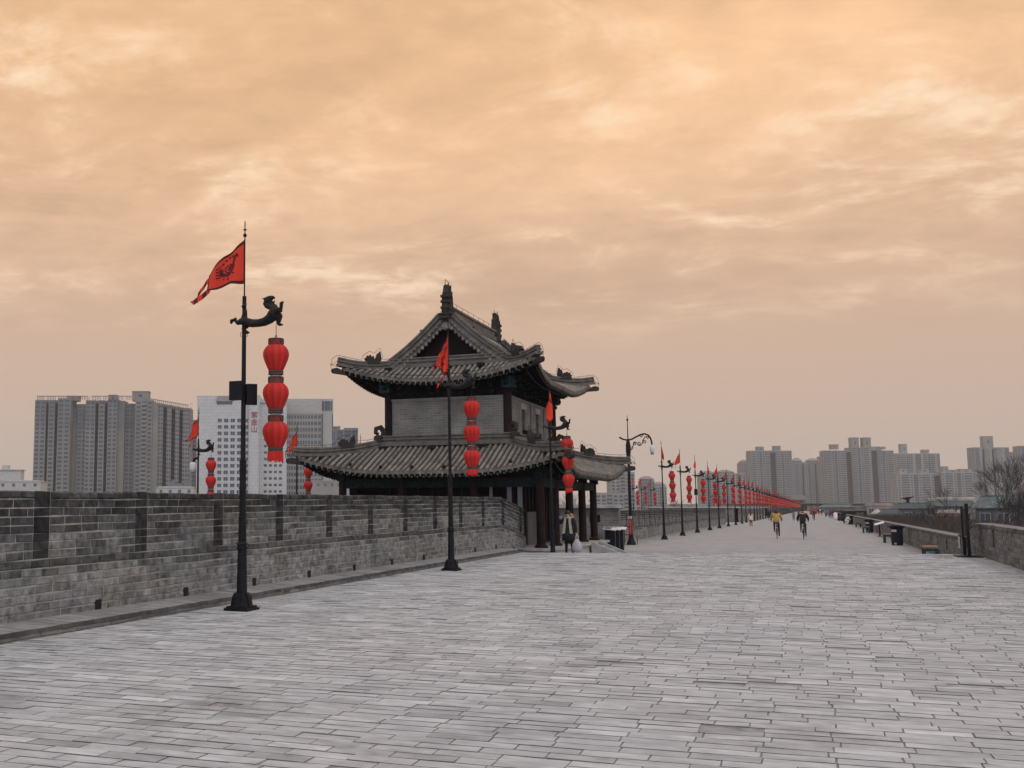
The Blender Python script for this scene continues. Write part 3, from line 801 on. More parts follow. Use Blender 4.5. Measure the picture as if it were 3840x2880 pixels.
        for sx in (-1, 1):
            vr = MB(); pts = [Vector((sx * x, sy * (vg - .1), ze2 + prof2(3.8 - x) + .02)) for x in np.linspace(.12, 2.35, 15)]
            vr.sweep(pts, [(x * 1.15, z * 1.15) for x, z in pr], 0, Vector((0, 1, 0)))
            vo = vr.build('verge_ridge', [M['ridge']], upper)
            wr = MB(); wr.tube([p + Vector((0, 0, .46)) for p in pts], .009, 4)
            for p in pts[::3]: wr.tube([p + Vector((0, 0, .28)), p + Vector((0, 0, .46))], .007, 4)
            wr.build('lightning_wire', [M['wire']], vo)
            br = MB(); q = pts[6] + Vector((0, 0, .30))
            br.ball(q + Vector((0, 0, .09)), (.07, .05, .10), 0, 8, 6); br.ball(q + Vector((sx * .03, 0, .22)), .05, 0, 8, 6); br.tube([q + Vector((-sx * .05, 0, .05)), q + Vector((-sx * .14, 0, .2))], [.03, .01], 5)
            br.build('ridge_figure', [M['ornament']], vo)
            if sy < 0 or sx > 0:
                pass
    rr_ = MB()
    mp_ = [(-.15, -.1), (.15, -.1), (.15, .06), (.09, .1), (.09, .30), (.14, .33), (.12, .40), (.05, .45), (-.05, .45), (-.12, .40), (-.14, .33), (-.09, .30), (-.09, .1), (-.15, .06)]
    rr_.sweep([(0, y, zr2 + .08 + .07 * (abs(y) / 3.9) ** 3) for y in np.linspace(-3.85, 3.85, 13)], mp_)
    for y in np.arange(-3.4, 3.5, .12): rr_.ball((0, y, zr2 + .54), (.045, .05, .04), 0, 6, 4)
    ro = rr_.build('main_ridge', [M['ridge']], upper)
    wr = MB(); wr.tube([(0, y, zr2 + .72) for y in np.linspace(-3.3, 3.3, 9)], .009, 4)
    for y in np.linspace(-3.2, 3.2, 9): wr.tube([(0, y, zr2 + .5), (0, y, zr2 + .72)], .007, 4)
    wr.build('lightning_wire', [M['wire']], ro)
    for sy in (-1, 1):
        o = MB(); fr = ((0, sy * 3.55, zr2 + .12), (0, -sy, 0), (0, 0, 1), (1, 0, 0))
        body = [(-.42, -.3), (-.44, .30), (-.36, .62), (-.40, .86), (-.30, 1.12), (-.22, 1.22), (-.18, 1.02), (-.24, .86), (-.16, .70), (-.10, .52), (.0, .60), (.05, .80), (.0, 1.0), (.06, 1.18), (.16, 1.25), (.13, 1.08), (.2, .9), (.22, .62), (.30, .40), (.50, .34), (.44, .22), (.56, .10), (.46, .0), (.46, -.3)]
        o.prism(body, .20, fr); o.prism([(x * .82 - .02, z * .8 - .03) for x, z in body], .32, fr)
        for z in (.25, .5, .72): o.box((0, sy * (3.55 + .36), zr2 + .12 + z), (.36, .2, .09))
        o.box((0, sy * 3.95, zr2 - .02), (.42, .30, .14)); o.box((0, sy * 3.95, zr2 + .1), (.52, .34, .06))
        oo = o.build('ridge_dragon', [M['ornament']], upper)
        w = MB()
        for p, q in (((0, sy * 3.9, zr2 + 1.2), (0, sy * 3.9, zr2 + 1.52)), ((0, sy * 3.45, zr2 + 1.2), (0, sy * 3.4, zr2 + 1.52))): w.tube([p, q], .012, 4)
        w.tube([(0, sy * 3.9, zr2 + 1.52), (.06, sy * 3.75, zr2 + 1.46), (.1, sy * 3.7, zr2 + 1.2)], .01, 4)
        w.build('lightning_wire', [M['wire']], oo)
    fl = MB()
    for x in (-2.3, .15, 1.55):
        fl = MB(); fl.box((x, -4.35, ze2 + prof2(.9) + .2), (.26, .22, .13)); fl.box((x, -4.35, ze2 + prof2(.9) + .1), (.05, .06, .16)); fl.build('flood_lamp', [M['iron']], upper)
    cable = MB(); cable.tube([(x, -5.05, zu(.2, max(0., 3.6 - abs(x))) + .11) for x in np.linspace(-3.6, 3.6, 25)], .012, 4); cable.build('roof_cable', [M['wire']], upper)
pavilion()

# ---------------------------------------------------------------- lantern poles, lantern strings, flags
def P2(zx, zy): return ((zx - 890) / 640., 5.09 - (zy - 1055) / 750.)
def dragon_mesh():
    mb = MB()
    def limb(pts, y=0.):
        c = []; r = []
        for q in pts:
            x, z = P2(q[0], q[1]); c.append((x, (q[3] if len(q) > 3 else 0) + y, z)); r.append(q[2] / 690.)
        mb.tube(c, r, 10)
        for p, k in ((c[0], r[0]), (c[-1], r[-1])): mb.ball(p, k * .98, 0, 10, 8)
    limb([(880, 1365, 50), (930, 1385, 52), (990, 1402, 48), (1060, 1405, 46), (1130, 1395, 50), (1190, 1365, 58), (1235, 1315, 72), (1255, 1270, 66), (1235, 1228, 50), (1195, 1212, 38), (1160, 1198, 34), (1143, 1170, 32), (1150, 1145, 33), (1180, 1125, 40)])
    limb([(1175, 1120, 38), (1205, 1108, 32), (1235, 1102, 20), (1247, 1112, 11)])
    limb([(1180, 1145, 30), (1215, 1165, 20), (1240, 1163, 13), (1247, 1148, 8)])
    for s in (-1, 1): limb([(1165, 1110, 14, s * .03), (1140, 1112, 10, s * .04), (1116, 1118, 5, s * .05)])
    limb([(1195, 1092, 14), (1215, 1088, 10)])
    limb([(900, 1380, 44, .05), (885, 1430, 38, .06), (862, 1455, 26, .06), (878, 1490, 26, .06), (905, 1502, 20, .06), (925, 1506, 12, .06)])
    limb([(870, 1375, 38, -.05), (830, 1390, 27, -.06), (812, 1370, 20, -.06), (805, 1335, 19, -.06), (785, 1352, 18, -.06), (757, 1358, 22, -.06), (757, 1382, 17, -.06)])
    limb([(1285, 1330, 42, .05), (1282, 1385, 30, .05), (1276, 1425, 24, .05), (1295, 1438, 20, .05), (1328, 1443, 9, .05)])
    limb([(1300, 1275, 36, -.05), (1338, 1282, 26, -.06), (1345, 1235, 21, -.06), (1347, 1190, 22, -.06), (1362, 1183, 15, -.06)])
    limb([(890, 1350, 40), (893, 1300, 34), (898, 1250, 28), (895, 1215, 22), (870, 1200, 16, .05), (845, 1180, 15, .09), (850, 1155, 15, .09), (880, 1150, 13, .07), (915, 1158, 13, -.02), (920, 1180, 14, -.08), (900, 1195, 15, -.09)])
    o = mb.build('dragon_tmp', [M['bronze']])
    rm = o.modifiers.new('r', 'REMESH'); rm.mode = 'VOXEL'; rm.voxel_size = .0085; rm.use_smooth_shade = True
    sm = o.modifiers.new('s', 'SMOOTH'); sm.factor = .5; sm.iterations = 1
    bake(o); me = o.data; me.name = 'dragon_bracket'
    bpy.data.objects.remove(o)
    return me
DRAGON = dragon_mesh()
def pole_proto():
    t = thing('lantern_pole', None, 'pole')
    b = MB()
    b.box((0, 0, .02), (.42, .42, .04)); b.box((0, 0, .055), (.36, .36, .03))
    b.lathe([(.165, .07), (.15, .12), (.125, .22), (.10, .27), (.085, .275)], (0, 0, 0), 8)
    for k in range(4):
        a = k * math.pi / 2; d = Vector((math.cos(a), math.sin(a), 0)); e = Vector((-d.y, d.x, 0))
        b.prism([(.06, .06), (.185, .06), (.17, .10), (.145, .22), (.11, .275), (.06, .275)], .10, ((0, 0, 0), d, (0, 0, 1), e))
    b.build('base', [M['iron']], t)
    s = MB()
    s.lathe([(.085, .26), (.072, .92), (.072, .955), (.092, .965), (.094, .995), (.076, 1.0), (.076, 1.03), (.09, 1.04), (.082, 1.06), (.066, 1.08), (.064, 1.2), (.06, 1.45), (.066, 1.455), (.066, 1.48), (.058, 1.485), (.058, 1.51), (.066, 1.515), (.064, 1.53), (.052, 1.535),
             (.052, 2.34), (.058, 2.345), (.058, 2.385), (.046, 2.39), (.042, 2.4), (.036, 4.0), (.034, 5.09)], (0, 0, 0), 14)
    for k in range(26):                                       # raised scrolls on the ornate middle length
        z = 1.56 + k * .029; a = k * 1.25
        for q in (0, math.pi): s.ball((.05 * math.cos(a + q), .05 * math.sin(a + q), z), (.014, .014, .022), 0, 6, 4)
    s.build('shaft', [M['iron']], t, True, 35)
    f = MB(); f.lathe([(.014, 5.08), (.010, 6.36)], (0, 0, 0), 6); f.ball((0, 0, 6.12), .034, 0, 8, 6)
    f.box((0, 0, 6.215), (.07, .012, .012)); f.box((0, 0, 6.215), (.012, .07, .012)); f.build('flag_staff', [M['wire']], t)
    d = bpy.data.objects.new('dragon_bracket', DRAGON); COL.objects.link(d); d.parent = t
    k = MB(); hx = (1268 - 890) / 640.; k.tube([(hx, 0, P2(0, 1445)[1]), (hx, 0, 4.36)], .006, 4); k.tube([(hx - .02, 0, 4.36), (hx, .0, 4.42), (hx + .02, 0, 4.36)], .005, 4)
    for s_ in (-1, 1): k.tube([(s_ * .035, 0, 4.50), (s_ * .07, 0, 4.47), (s_ * .06, 0, 4.42), (s_ * .035, 0, 4.41)], .005, 4)
    k.build('hook', [M['wire']], t)
    return t
HX = (1268 - 890) / 640.
def lantern_proto():
    t = thing('lantern_string', None, 'lantern')
    per = .622
    for i in range(3):
        z0 = -i * per; L_ = MB()
        L_.lathe([(.118, z0 - .108), (.150, z0 - .125), (.185, z0 - .165), (.206, z0 - .215), (.212, z0 - .265), (.203, z0 - .32), (.180, z0 - .385), (.150, z0 - .455), (.126, z0 - .505), (.116, z0 - .528)], (0, 0, 0), 44, 0, .04, [1.15, .84, 1.0, .8, 1.1, .9])
        lo = L_.build('lantern', [M['red']], t, True)
        b = MB()
        b.lathe([(.124, z0 - .112), (.126, z0 - .10), (.118, z0 - .09)], n=20); b.lathe([(.118, z0 - .022), (.127, z0 - .018), (.127, z0 - .004), (.115, z0)], n=20)
        b.lathe([(.112, z0 - .09), (.112, z0 - .02)], n=20, mi=1)
        for k in range(10):
            a = k * math.pi / 5; b.box((.113 * math.cos(a), .113 * math.sin(a), z0 - .055), (.03, .03, .072), 0, a)
        b.build('collar', [M['band'], M['redband']], lo); b = MB()
        b.lathe([(.116, z0 - .525), (.124, z0 - .532), (.124, z0 - .55), (.113, z0 - .556), (.113, z0 - .562), (.124, z0 - .567), (.123, z0 - .59), (.09, z0 - .602)], n=20)
        if i < 2: b.lathe([(.085, z0 - .6), (.085, z0 - .624)], n=12, mi=2)
        b.build('rim', [M['band'], M['redband'], M['pale']], lo)
    ts = MB()
    for k in range(34):
        a = k * 2 * math.pi / 34; r = .115; l = .16 + rnd.uniform(-.04, .02)
        p = Vector((r * math.cos(a), r * math.sin(a), -2 * per - .59)); q = Vector((r * 1.06 * math.cos(a + rnd.uniform(-.12, .12)), r * 1.06 * math.sin(a), p.z - l))
        ts.tube([p, (p + q) / 2, q], [.012, .013, .009], 4)
    ts.build('tassel', [M['tassel']], t)
    return t
POLE = pole_proto(); LANT = lantern_proto()
def simple_pole():
    b = MB(); b.lathe([(.20, 0), (.17, .12), (.10, .28), (.07, 1.0), (.06, 2.4), (.042, 2.45), (.038, 5.1), (.02, 5.12), (.013, 6.36)], n=6)
    b.ball((0, 0, 6.12), .04, 0, 6, 4)
    def limb(pts):
        b.tube([(*((P2(q[0], q[1])[0], 0)), P2(q[0], q[1])[1]) for q in pts], [q[2] / 640. for q in pts], 6)
    limb([(830, 1365, 22), (880, 1375, 48), (1000, 1402, 46), (1130, 1395, 48), (1220, 1330, 70), (1250, 1270, 62), (1200, 1212, 40), (1145, 1170, 34), (1180, 1115, 40), (1240, 1105, 18)])
    limb([(1280, 1330, 40), (1276, 1440, 22)]); limb([(1300, 1280, 34), (1345, 1250, 22), (1355, 1185, 20)]); limb([(890, 1340, 34), (890, 1160, 24)]); limb([(890, 1380, 40), (880, 1500, 24)]); limb([(830, 1370, 24), (760, 1360, 18)])
    b.tube([(HX, 0, 4.75), (HX, 0, 4.33)], .01, 4)
    return b.mesh('lantern_pole_far', [M['iron']], True)
def simple_lantern():
    b = MB(); per = .622
    for i in range(3):
        z0 = -i * per
        b.lathe([(.118, z0 - .1), (.19, z0 - .165), (.213, z0 - .265), (.19, z0 - .385), (.135, z0 - .505), (.116, z0 - .53)], n=10)
        b.lathe([(.125, z0 - .53), (.125, z0 - .6)], n=8, mi=1); b.lathe([(.115, z0), (.118, z0 - .1)], n=8, mi=2)
        if i < 2: b.lathe([(.09, z0 - .6), (.09, z0 - .622)], n=8, mi=3)
    b.lathe([(.118, -2 * per - .6), (.12, -2 * per - .73)], n=8, mi=0)
    return b.mesh('lantern_string_far', [M['red'], M['band'], M['redband'], M['pale']])
def flag_obj(cols, streamers, emblem, seed, name='flag'):
    """cols: (x, ztop, zbot, y) from the hoist outwards"""
    r = random.Random(seed); mb = MB(); nz = 12; ns = 5
    def at(u, v):
        u = min(max(u, 0), .9999) * (len(cols) - 1); i = int(u); f = u - i
        A, B_ = cols[i], cols[i + 1]; f2 = f
        x, zt, zb_, y = [A[k] + (B_[k] - A[k]) * f2 for k in range(4)]
        fold = .035 * math.sin(u * 2.1 + v * 2.2 + seed) * min(1, u * .8)
        return Vector((x, y + fold, zb_ + (zt - zb_) * v))
    nu = (len(cols) - 1) * ns
    for i in range(nu):
        for j in range(nz):
            edge = j == 0 or j == nz - 1 or i == 0 or i == nu - 1
            q = [at(i / nu, j / nz), at((i + 1) / nu, j / nz), at((i + 1) / nu, (j + 1) / nz), at(i / nu, (j + 1) / nz)]
            nv = (q[1] - q[0]).cross(q[3] - q[0]); nv = nv.normalized() * .002 if nv.length > 0 else Vector((0, .002, 0))
            mb.add([v - nv for v in q], [(0, 1, 2, 3)], 1 if edge else 0); mb.add([v + nv for v in q], [(3, 2, 1, 0)], 1 if edge else 0)
    for st in streamers:
        for k in range(len(st) - 1):
            (xa, ya, za, wa), (xb, yb, zb_, wb) = st[k], st[k + 1]
            for sgn in (-1, 1):
                vs = [(xa, ya + sgn * .002, za - wa), (xb, yb + sgn * .002, zb_ - wb), (xb, yb + sgn * .002, zb_ + wb), (xa, ya + sgn * .002, za + wa)]
                mb.add(vs, [(0, 1, 2, 3) if sgn < 0 else (3, 2, 1, 0)], k % 2)
    me = mb.mesh(name, [M['flag'], M['emblem']], True)
    em = None
    if emblem:
        eb = MB()
        def uv(x, z):                                   # emblem coordinates -1..1 around the cloth centre
            return at(.46 + x * .31, .52 + z * .36)
        def stroke(pts, w):
            for (x0, z0), (x1, z1) in zip(pts[:-1], pts[1:]):
                dx, dz = x1 - x0, z1 - z0; l = math.hypot(dx, dz) or 1; ox, oz = -dz / l * w, dx / l * w
                q = [uv(x0 + ox, z0 + oz), uv(x0 - ox, z0 - oz), uv(x1 - ox, z1 - oz), uv(x1 + ox, z1 + oz)]
                for sgn in (-1, 1): eb.add([v + Vector((0, sgn * .0045, 0)) for v in q], [(0, 1, 2, 3) if sgn > 0 else (3, 2, 1, 0)])
        def disc(cx, cz, rx):
            n = 12
            for sgn in (-1, 1):
                eb.add([uv(cx + rx * math.cos(k * 2 * math.pi / n), cz + rx * math.sin(k * 2 * math.pi / n)) + Vector((0, sgn * .0045, 0)) for k in range(n)], [tuple(range(n)) if sgn > 0 else tuple(range(n - 1, -1, -1))])
        # an animal curled round a disc: neck, back, belly, tail of chevrons, crest, legs
        stroke([(-.55, .55), (-.38, .25), (-.42, -.1), (-.2, -.42), (.2, -.5), (.55, -.38), (.72, -.05), (.62, .22)], .13)
        stroke([(-.36, .62), (-.62, .72), (-.8, .62)], .11); stroke([(-.72, .60), (-.86, .52)], .07)
        disc(-.02, -.05, .2)
        stroke([(.5, .2), (.1, .30), (-.2, .22), (-.28, -.05)], .06); stroke([(.42, .0), (.3, -.22), (.1, -.32)], .05); stroke([(.5, .1), (.25, .05)], .05)
        for cx, cz in ((-.28, .85), (.0, .9), (.28, .82), (.52, .66)): disc(cx, cz, .10)
        for cz in (.5, .2, -.1, -.4): stroke([(.66, cz + .15), (.86, cz), (1.05, cz + .15)], .06)
        stroke([(.1, -.55), (.22, -.85), (.02, -1.05)], .05); stroke([(-.25, -.5), (-.5, -.62)], .05); stroke([(.45, -.5), (.55, -.8)], .05)
        em = eb.mesh('emblem', [M['emblem']])
    return me, em
FLAGS = [
    flag_obj([(0, 6.05, 5.30, 0), (-.12, 5.97, 5.31, .02), (-.25, 5.88, 5.32, .0), (-.375, 5.79, 5.29, -.03), (-.55, 5.67, 5.25, .02), (-.70, 5.50, 5.23, .0)],
             [[(-.68, 0, 5.42, .045), (-.75, .03, 5.39, .042), (-.81, .06, 5.33, .04), (-.87, .05, 5.26, .038), (-.90, .02, 5.19, .034), (-.91, 0, 5.11, .028), (-.89, 0, 5.05, .012)],
              [(-.66, 0, 5.26, .05), (-.74, .02, 5.21, .05), (-.81, .0, 5.15, .05), (-.88, -.03, 5.10, .048), (-.96, -.02, 5.06, .042), (-1.04, 0, 5.08, .006)]], True, 1),
    flag_obj([(0, 6.05, 5.18, 0), (-.05, 5.93, 5.12, .06), (-.11, 5.80, 5.13, -.03), (-.17, 5.66, 5.20, .05), (-.22, 5.56, 5.30, -.02), (-.27, 5.46, 5.36, .02)],
             [[(-.25, 0, 5.40, .03), (-.30, .03, 5.36, .05), (-.34, .0, 5.28, .05), (-.32, .0, 5.20, .03)], [(-.08, 0, 5.16, .03), (-.14, .02, 5.06, .03), (-.22, .02, 4.95, .025), (-.27, .0, 4.85, .03), (-.25, 0, 4.76, .03)]], True, 2),
    flag_obj([(0, 6.05, 5.45, 0), (.03, 5.90, 5.32, .05), (.08, 5.70, 5.30, -.05), (.02, 5.78, 5.22, -.10), (-.07, 5.62, 5.30, -.04), (-.11, 5.50, 5.36, .05)],
             [[(.0, 0, 5.26, .04), (.02, .02, 5.15, .04), (.05, .0, 5.02, .03), (.06, .0, 4.9, .02)], [(-.08, 0, 5.32, .03), (-.05, .02, 5.2, .04), (-.03, .0, 5.08, .03)]], False, 3),
    flag_obj([(0, 6.05, 5.35, 0), (-.10, 5.90, 5.25, .05), (-.20, 5.70, 5.20, -.04), (-.30, 5.50, 5.15, .05), (-.38, 5.36, 5.10, 0)],
             [[(-.36, 0, 5.25, .04), (-.46, .03, 5.17, .04), (-.56, 0, 5.12, .02)], [(-.3, 0, 5.12, .04), (-.33, .02, 5.0, .04), (-.38, 0, 4.9, .03)], [(-.2, 0, 5.18, .03), (-.2, .02, 5.02, .04), (-.22, 0, 4.86, .02)]], False, 4),
    flag_obj([(0, 6.05, 5.20, 0), (.05, 5.80, 5.12, .04), (.11, 5.55, 5.10, -.04), (.15, 5.35, 5.12, .02)],
             [[(.1, 0, 5.14, .04), (.14, .02, 5.0, .04), (.13, 0, 4.88, .02)], [(.02, 0, 5.18, .03), (.03, .02, 5.02, .03), (.0, 0, 4.92, .02)]], False, 5),
]
SPOLE, SLANT = simple_pole(), simple_lantern()
used = {'p': False, 'l': False}
def pole_set(x, y, z, near, fl, lp, ll, lf, gp='lantern poles along the wall', gl='strings of red lanterns', gf='red flags on the poles', sway=0., fs=1., arm=0.):
    if near:
        p = POLE if not used['p'] else copy_tree(POLE); used['p'] = True
        l = LANT if not used['l'] else copy_tree(LANT); used['l'] = True
    else:
        p = bpy.data.objects.new('lantern_pole', SPOLE); l = bpy.data.objects.new('lantern_string', SLANT); COL.objects.link(p); COL.objects.link(l)
    place(p, (x, y, z), arm, lp, 'lantern pole', gp)
    tl = 0. if near else rnd.uniform(-.007, .007); p.rotation_euler[1] = tl
    place(l, (x + tl * 4.34 + HX * math.cos(arm), y + HX * math.sin(arm), z + 4.345), rnd.uniform(0, 6), ll, 'lanterns', gl); l.rotation_euler[1] = sway
    if fl is not None:
        me, em = FLAGS[fl]
        f = bpy.data.objects.new('flag', me); COL.objects.link(f)
        place(f, (x, y, z + (1 - fs) * 6.04), rnd.uniform(-.2, .2) if not near else 0, lf, 'flag', gf); f.scale = (fs, fs, fs)
        if em:
            e = bpy.data.objects.new('emblem', em); COL.objects.link(e); e.parent = f
    return p
NEAR = pole_set(-8.38, 15.22, gz(-8.38, 15.22), True, 0, 'nearest black pole with two speaker boxes and a dragon arm', 'largest string of three red lanterns on the nearest pole', 'spread red flag with dark animal emblem on the nearest pole')
pole_set(-8.32, 25.95, gz(-8.32, 25.95), True, 1, 'black pole standing in front of the pavilion roof', 'string of red lanterns hanging before the lower tiled roof', 'crumpled red flag before the pavilion gable', sway=-.012, fs=1.2)
pole_set(-8.35, 37.6, .17, True, 2, 'black pole at the corner column of the pavilion', 'red lanterns hanging beside the right end of the lower roof', 'limp red flag hanging before the upper side windows', sway=-.015, fs=1.5)
ordn = ['first', 'second', 'third', 'fourth', 'fifth', 'sixth', 'seventh']
ys_ = [(-8.75, 71.65), (-8.75, 82.2), (-8.7, 92.6), (-8.65, 103.6), (-8.6, 113.8), (-8.55, 125.5), (-8.5, 137.2)]
for i, (x, y) in enumerate(ys_):
    q = pole_set(x, y, 0, i < 5, (4, 3, 2, 4, 3, 1, 1)[i], f'{ordn[i]} lantern pole beyond the scroll-armed camera post', f'{ordn[i]} red lantern string beyond the scroll-armed camera post', f'{ordn[i]} red flag beyond the scroll-armed camera post', sway=-.02)
    if i == 2:
        b = MB(); b.box((0, -.06, 3.3), (.24, .2, .5)); b.build('control_box', [M['iron']], q)
y = 149.; i = 0
while y < 1560 and i < 135:
    if y < 330: lab = ('slim lantern pole in the receding row past the plain bastion wall', 'small red lantern string in the receding row past the plain bastion wall', 'small red flag in the receding row past the plain bastion wall')
    else: lab = ('tiny lantern pole in the far crowded red row', 'tiny red lantern string merging into the far red row', 'tiny red flag merging into the far red row')
    g = 'mid row' if y < 330 else 'far row'
    pole_set(-8.5 + rnd.uniform(-.05, .05), y, 0, False, rnd.choice((1, 2, 3, 4)), *lab, f'lantern poles in the {g}', f'red lantern strings in the {g}', f'red flags in the {g}', -.015)
    y += 10.6; i += 1
for i, (x, y, z, fl, nm) in enumerate(((-22, 36.3, 0, 3, 'behind the near parapet before the white tower'), (-22, 45.2, 0, 3, 'behind the parapet left of the lower roof tip'), (-22, 53., 0, 1, 'half hidden behind the lower roof'),
      (-22, 148.6, 0, 2, 'behind the far parapet, closest to the camera post'), (-22, 156.3, 0, 3, 'behind the far parapet, middle of three small ones'), (-22, 165.9, 0, 3, 'behind the far parapet, last of three small ones'),
      (-22, 268., 0, 3, 'peeping over the parapet between bigger lanterns'), (-22, 279., 0, 1, 'low over the parapet between bigger lanterns'), (-22, 290., 0, 3, 'lowest over the parapet between bigger lanterns'), (-22, 400., 0, 1, 'just above the plain pale-topped wall'))):
    q = pole_set(x, y, z - (.38 if i < 3 else 0), i < 3, fl, 'black lantern pole ' + nm, 'red lantern string ' + nm, 'red flag ' + nm, 'poles on the bastions', 'lanterns on the bastions', 'flags on the bastions', fs=1.12 if i < 2 else 1.)
    if i == 0:
        b = MB(); b.tube([(0, 0, 4.35), (-.16, -.02, 4.3), (-.20, -.02, 4.2)], .05, 8); b.lathe([(.09, 4.17), (.13, 4.12), (.135, 3.98), (.12, 3.88), (.07, 3.80)], (-.22, -.02, 0), 12, 1); b.build('dome_camera', [M['iron'], M['whitepaint']], q)
b = MB(); b.box((-.085, -.07, 3.52), (.24, .10, .31)); b.build('speaker_box', [M['iron']], NEAR)
b = MB(); b.box((.12, .05, 3.46), (.17, .10, .34), 0, .7); b.box((.06, .02, 3.5), (.12, .04, .04)); b.build('speaker_box', [M['iron']], NEAR)
# camera post with a scrolled arm
def camera_post():
    t = thing('camera_post', 'tall black post with scrolled arm carrying a white dome camera', 'camera post', (-9.15, 60.6, 0))
    b = MB(); b.lathe([(.26, 0), (.24, .1), (.15, .3), (.12, .5), (.09, 1.0), (.075, 4.4), (.09, 4.7), (.135, 5.1), (.13, 5.45), (.08, 5.72), (.05, 5.78), (.03, 5.8), (.018, 7.0), (.008, 7.12)], n=10)
    b.ball((0, 0, 6.85), .06, 0, 8, 6); b.build('shaft', [M['iron']], t, True, 40)
    c = [(-.42, 5.88), (-.36, 5.83), (-.2, 5.76), (0, 5.73), (.2, 5.77), (.45, 5.90), (.7, 6.02), (.9, 6.05), (1.08, 5.98), (1.2, 5.82), (1.26, 5.6), (1.27, 5.45)]
    b = MB(); b.tube([(x, 0, z) for x, z in c], .045, 8); b.ball((-.42, 0, 5.88), .055, 0, 8, 6)
    def curl(cx, cz, r, a0, turns, tail=None):
        pts = [(cx + r * (1 - k / 22.) * math.cos(a0 + turns * 2 * math.pi * k / 16), 0, cz + r * (1 - k / 22.) * math.sin(a0 + turns * 2 * math.pi * k / 16)) for k in range(17)]
        if tail: pts = [tail] + pts
        b.tube(pts, .022, 5)
    b.tube([(.08, 0, 5.20), (.2, 0, 5.22), (.26, 0, 5.38), (.30, 0, 5.55), (.44, 0, 5.6), (.52, 0, 5.45), (.64, 0, 5.40), (.76, 0, 5.52), (.80, 0, 5.7), (.92, 0, 5.88), (1.02, 0, 5.9)], .026, 6)
    curl(.18, 5.28, .10, -1.5, -1.2); curl(.36, 5.52, .11, .3, 1.2); curl(.58, 5.54, .10, -2.5, 1.1); curl(.88, 5.6, .10, 2.8, -1.2); curl(.72, 5.93, .09, 0, 1.1); curl(1.06, 5.86, .08, 2.5, 1.1)
    b.build('scrolled_arm', [M['iron']], t)
    b = MB(); b.lathe([(.03, 5.46), (.05, 5.42), (.09, 5.38), (.125, 5.28), (.125, 5.12), (.10, 5.02)], (1.27, 0, 0), 12); b.lathe([(.095, 5.03), (.09, 4.95), (.05, 4.90)], (1.27, 0, 0), 12, 1)
    b.build('dome_camera', [M['whitepaint'], M['chrome']], t, True, 40)
    b = MB(); b.box((0, -.16, .98), (.20, .05, .86)); so = b.build('sign_plate', [M['signred']], t)
    b = MB()
    for k in range(9):
        z = 1.30 - k * .075
        if k == 4: continue
        b.box((0, -.188, z), (.085, .008, .012)); b.box((0, -.188, z - .03), (.07, .008, .012)); b.box((-.01, -.188, z - .015), (.014, .008, .04))
    b.build('lettering', [M['scarf']], so)
    b = MB(); b.box((0, -.16, 1.49), (.19, .09, .13)); b.box((0, -.208, 1.49), (.08, .02, .05), 1); b.build('box_lamp', [M['whitepaint'], M['wire']], t)
    b = MB(); b.tube([(-.34, -.05, 0), (-.34, -.05, 1.0), (-.05, -.05, 1.0)], .022, 5); b.tube([(-.34, -.05, .55), (0, -.05, .55)], .022, 5); b.tube([(.3, .1, 0), (.3, .1, .5)], .02, 5); b.build('bracket', [M['iron']], t)
camera_post()
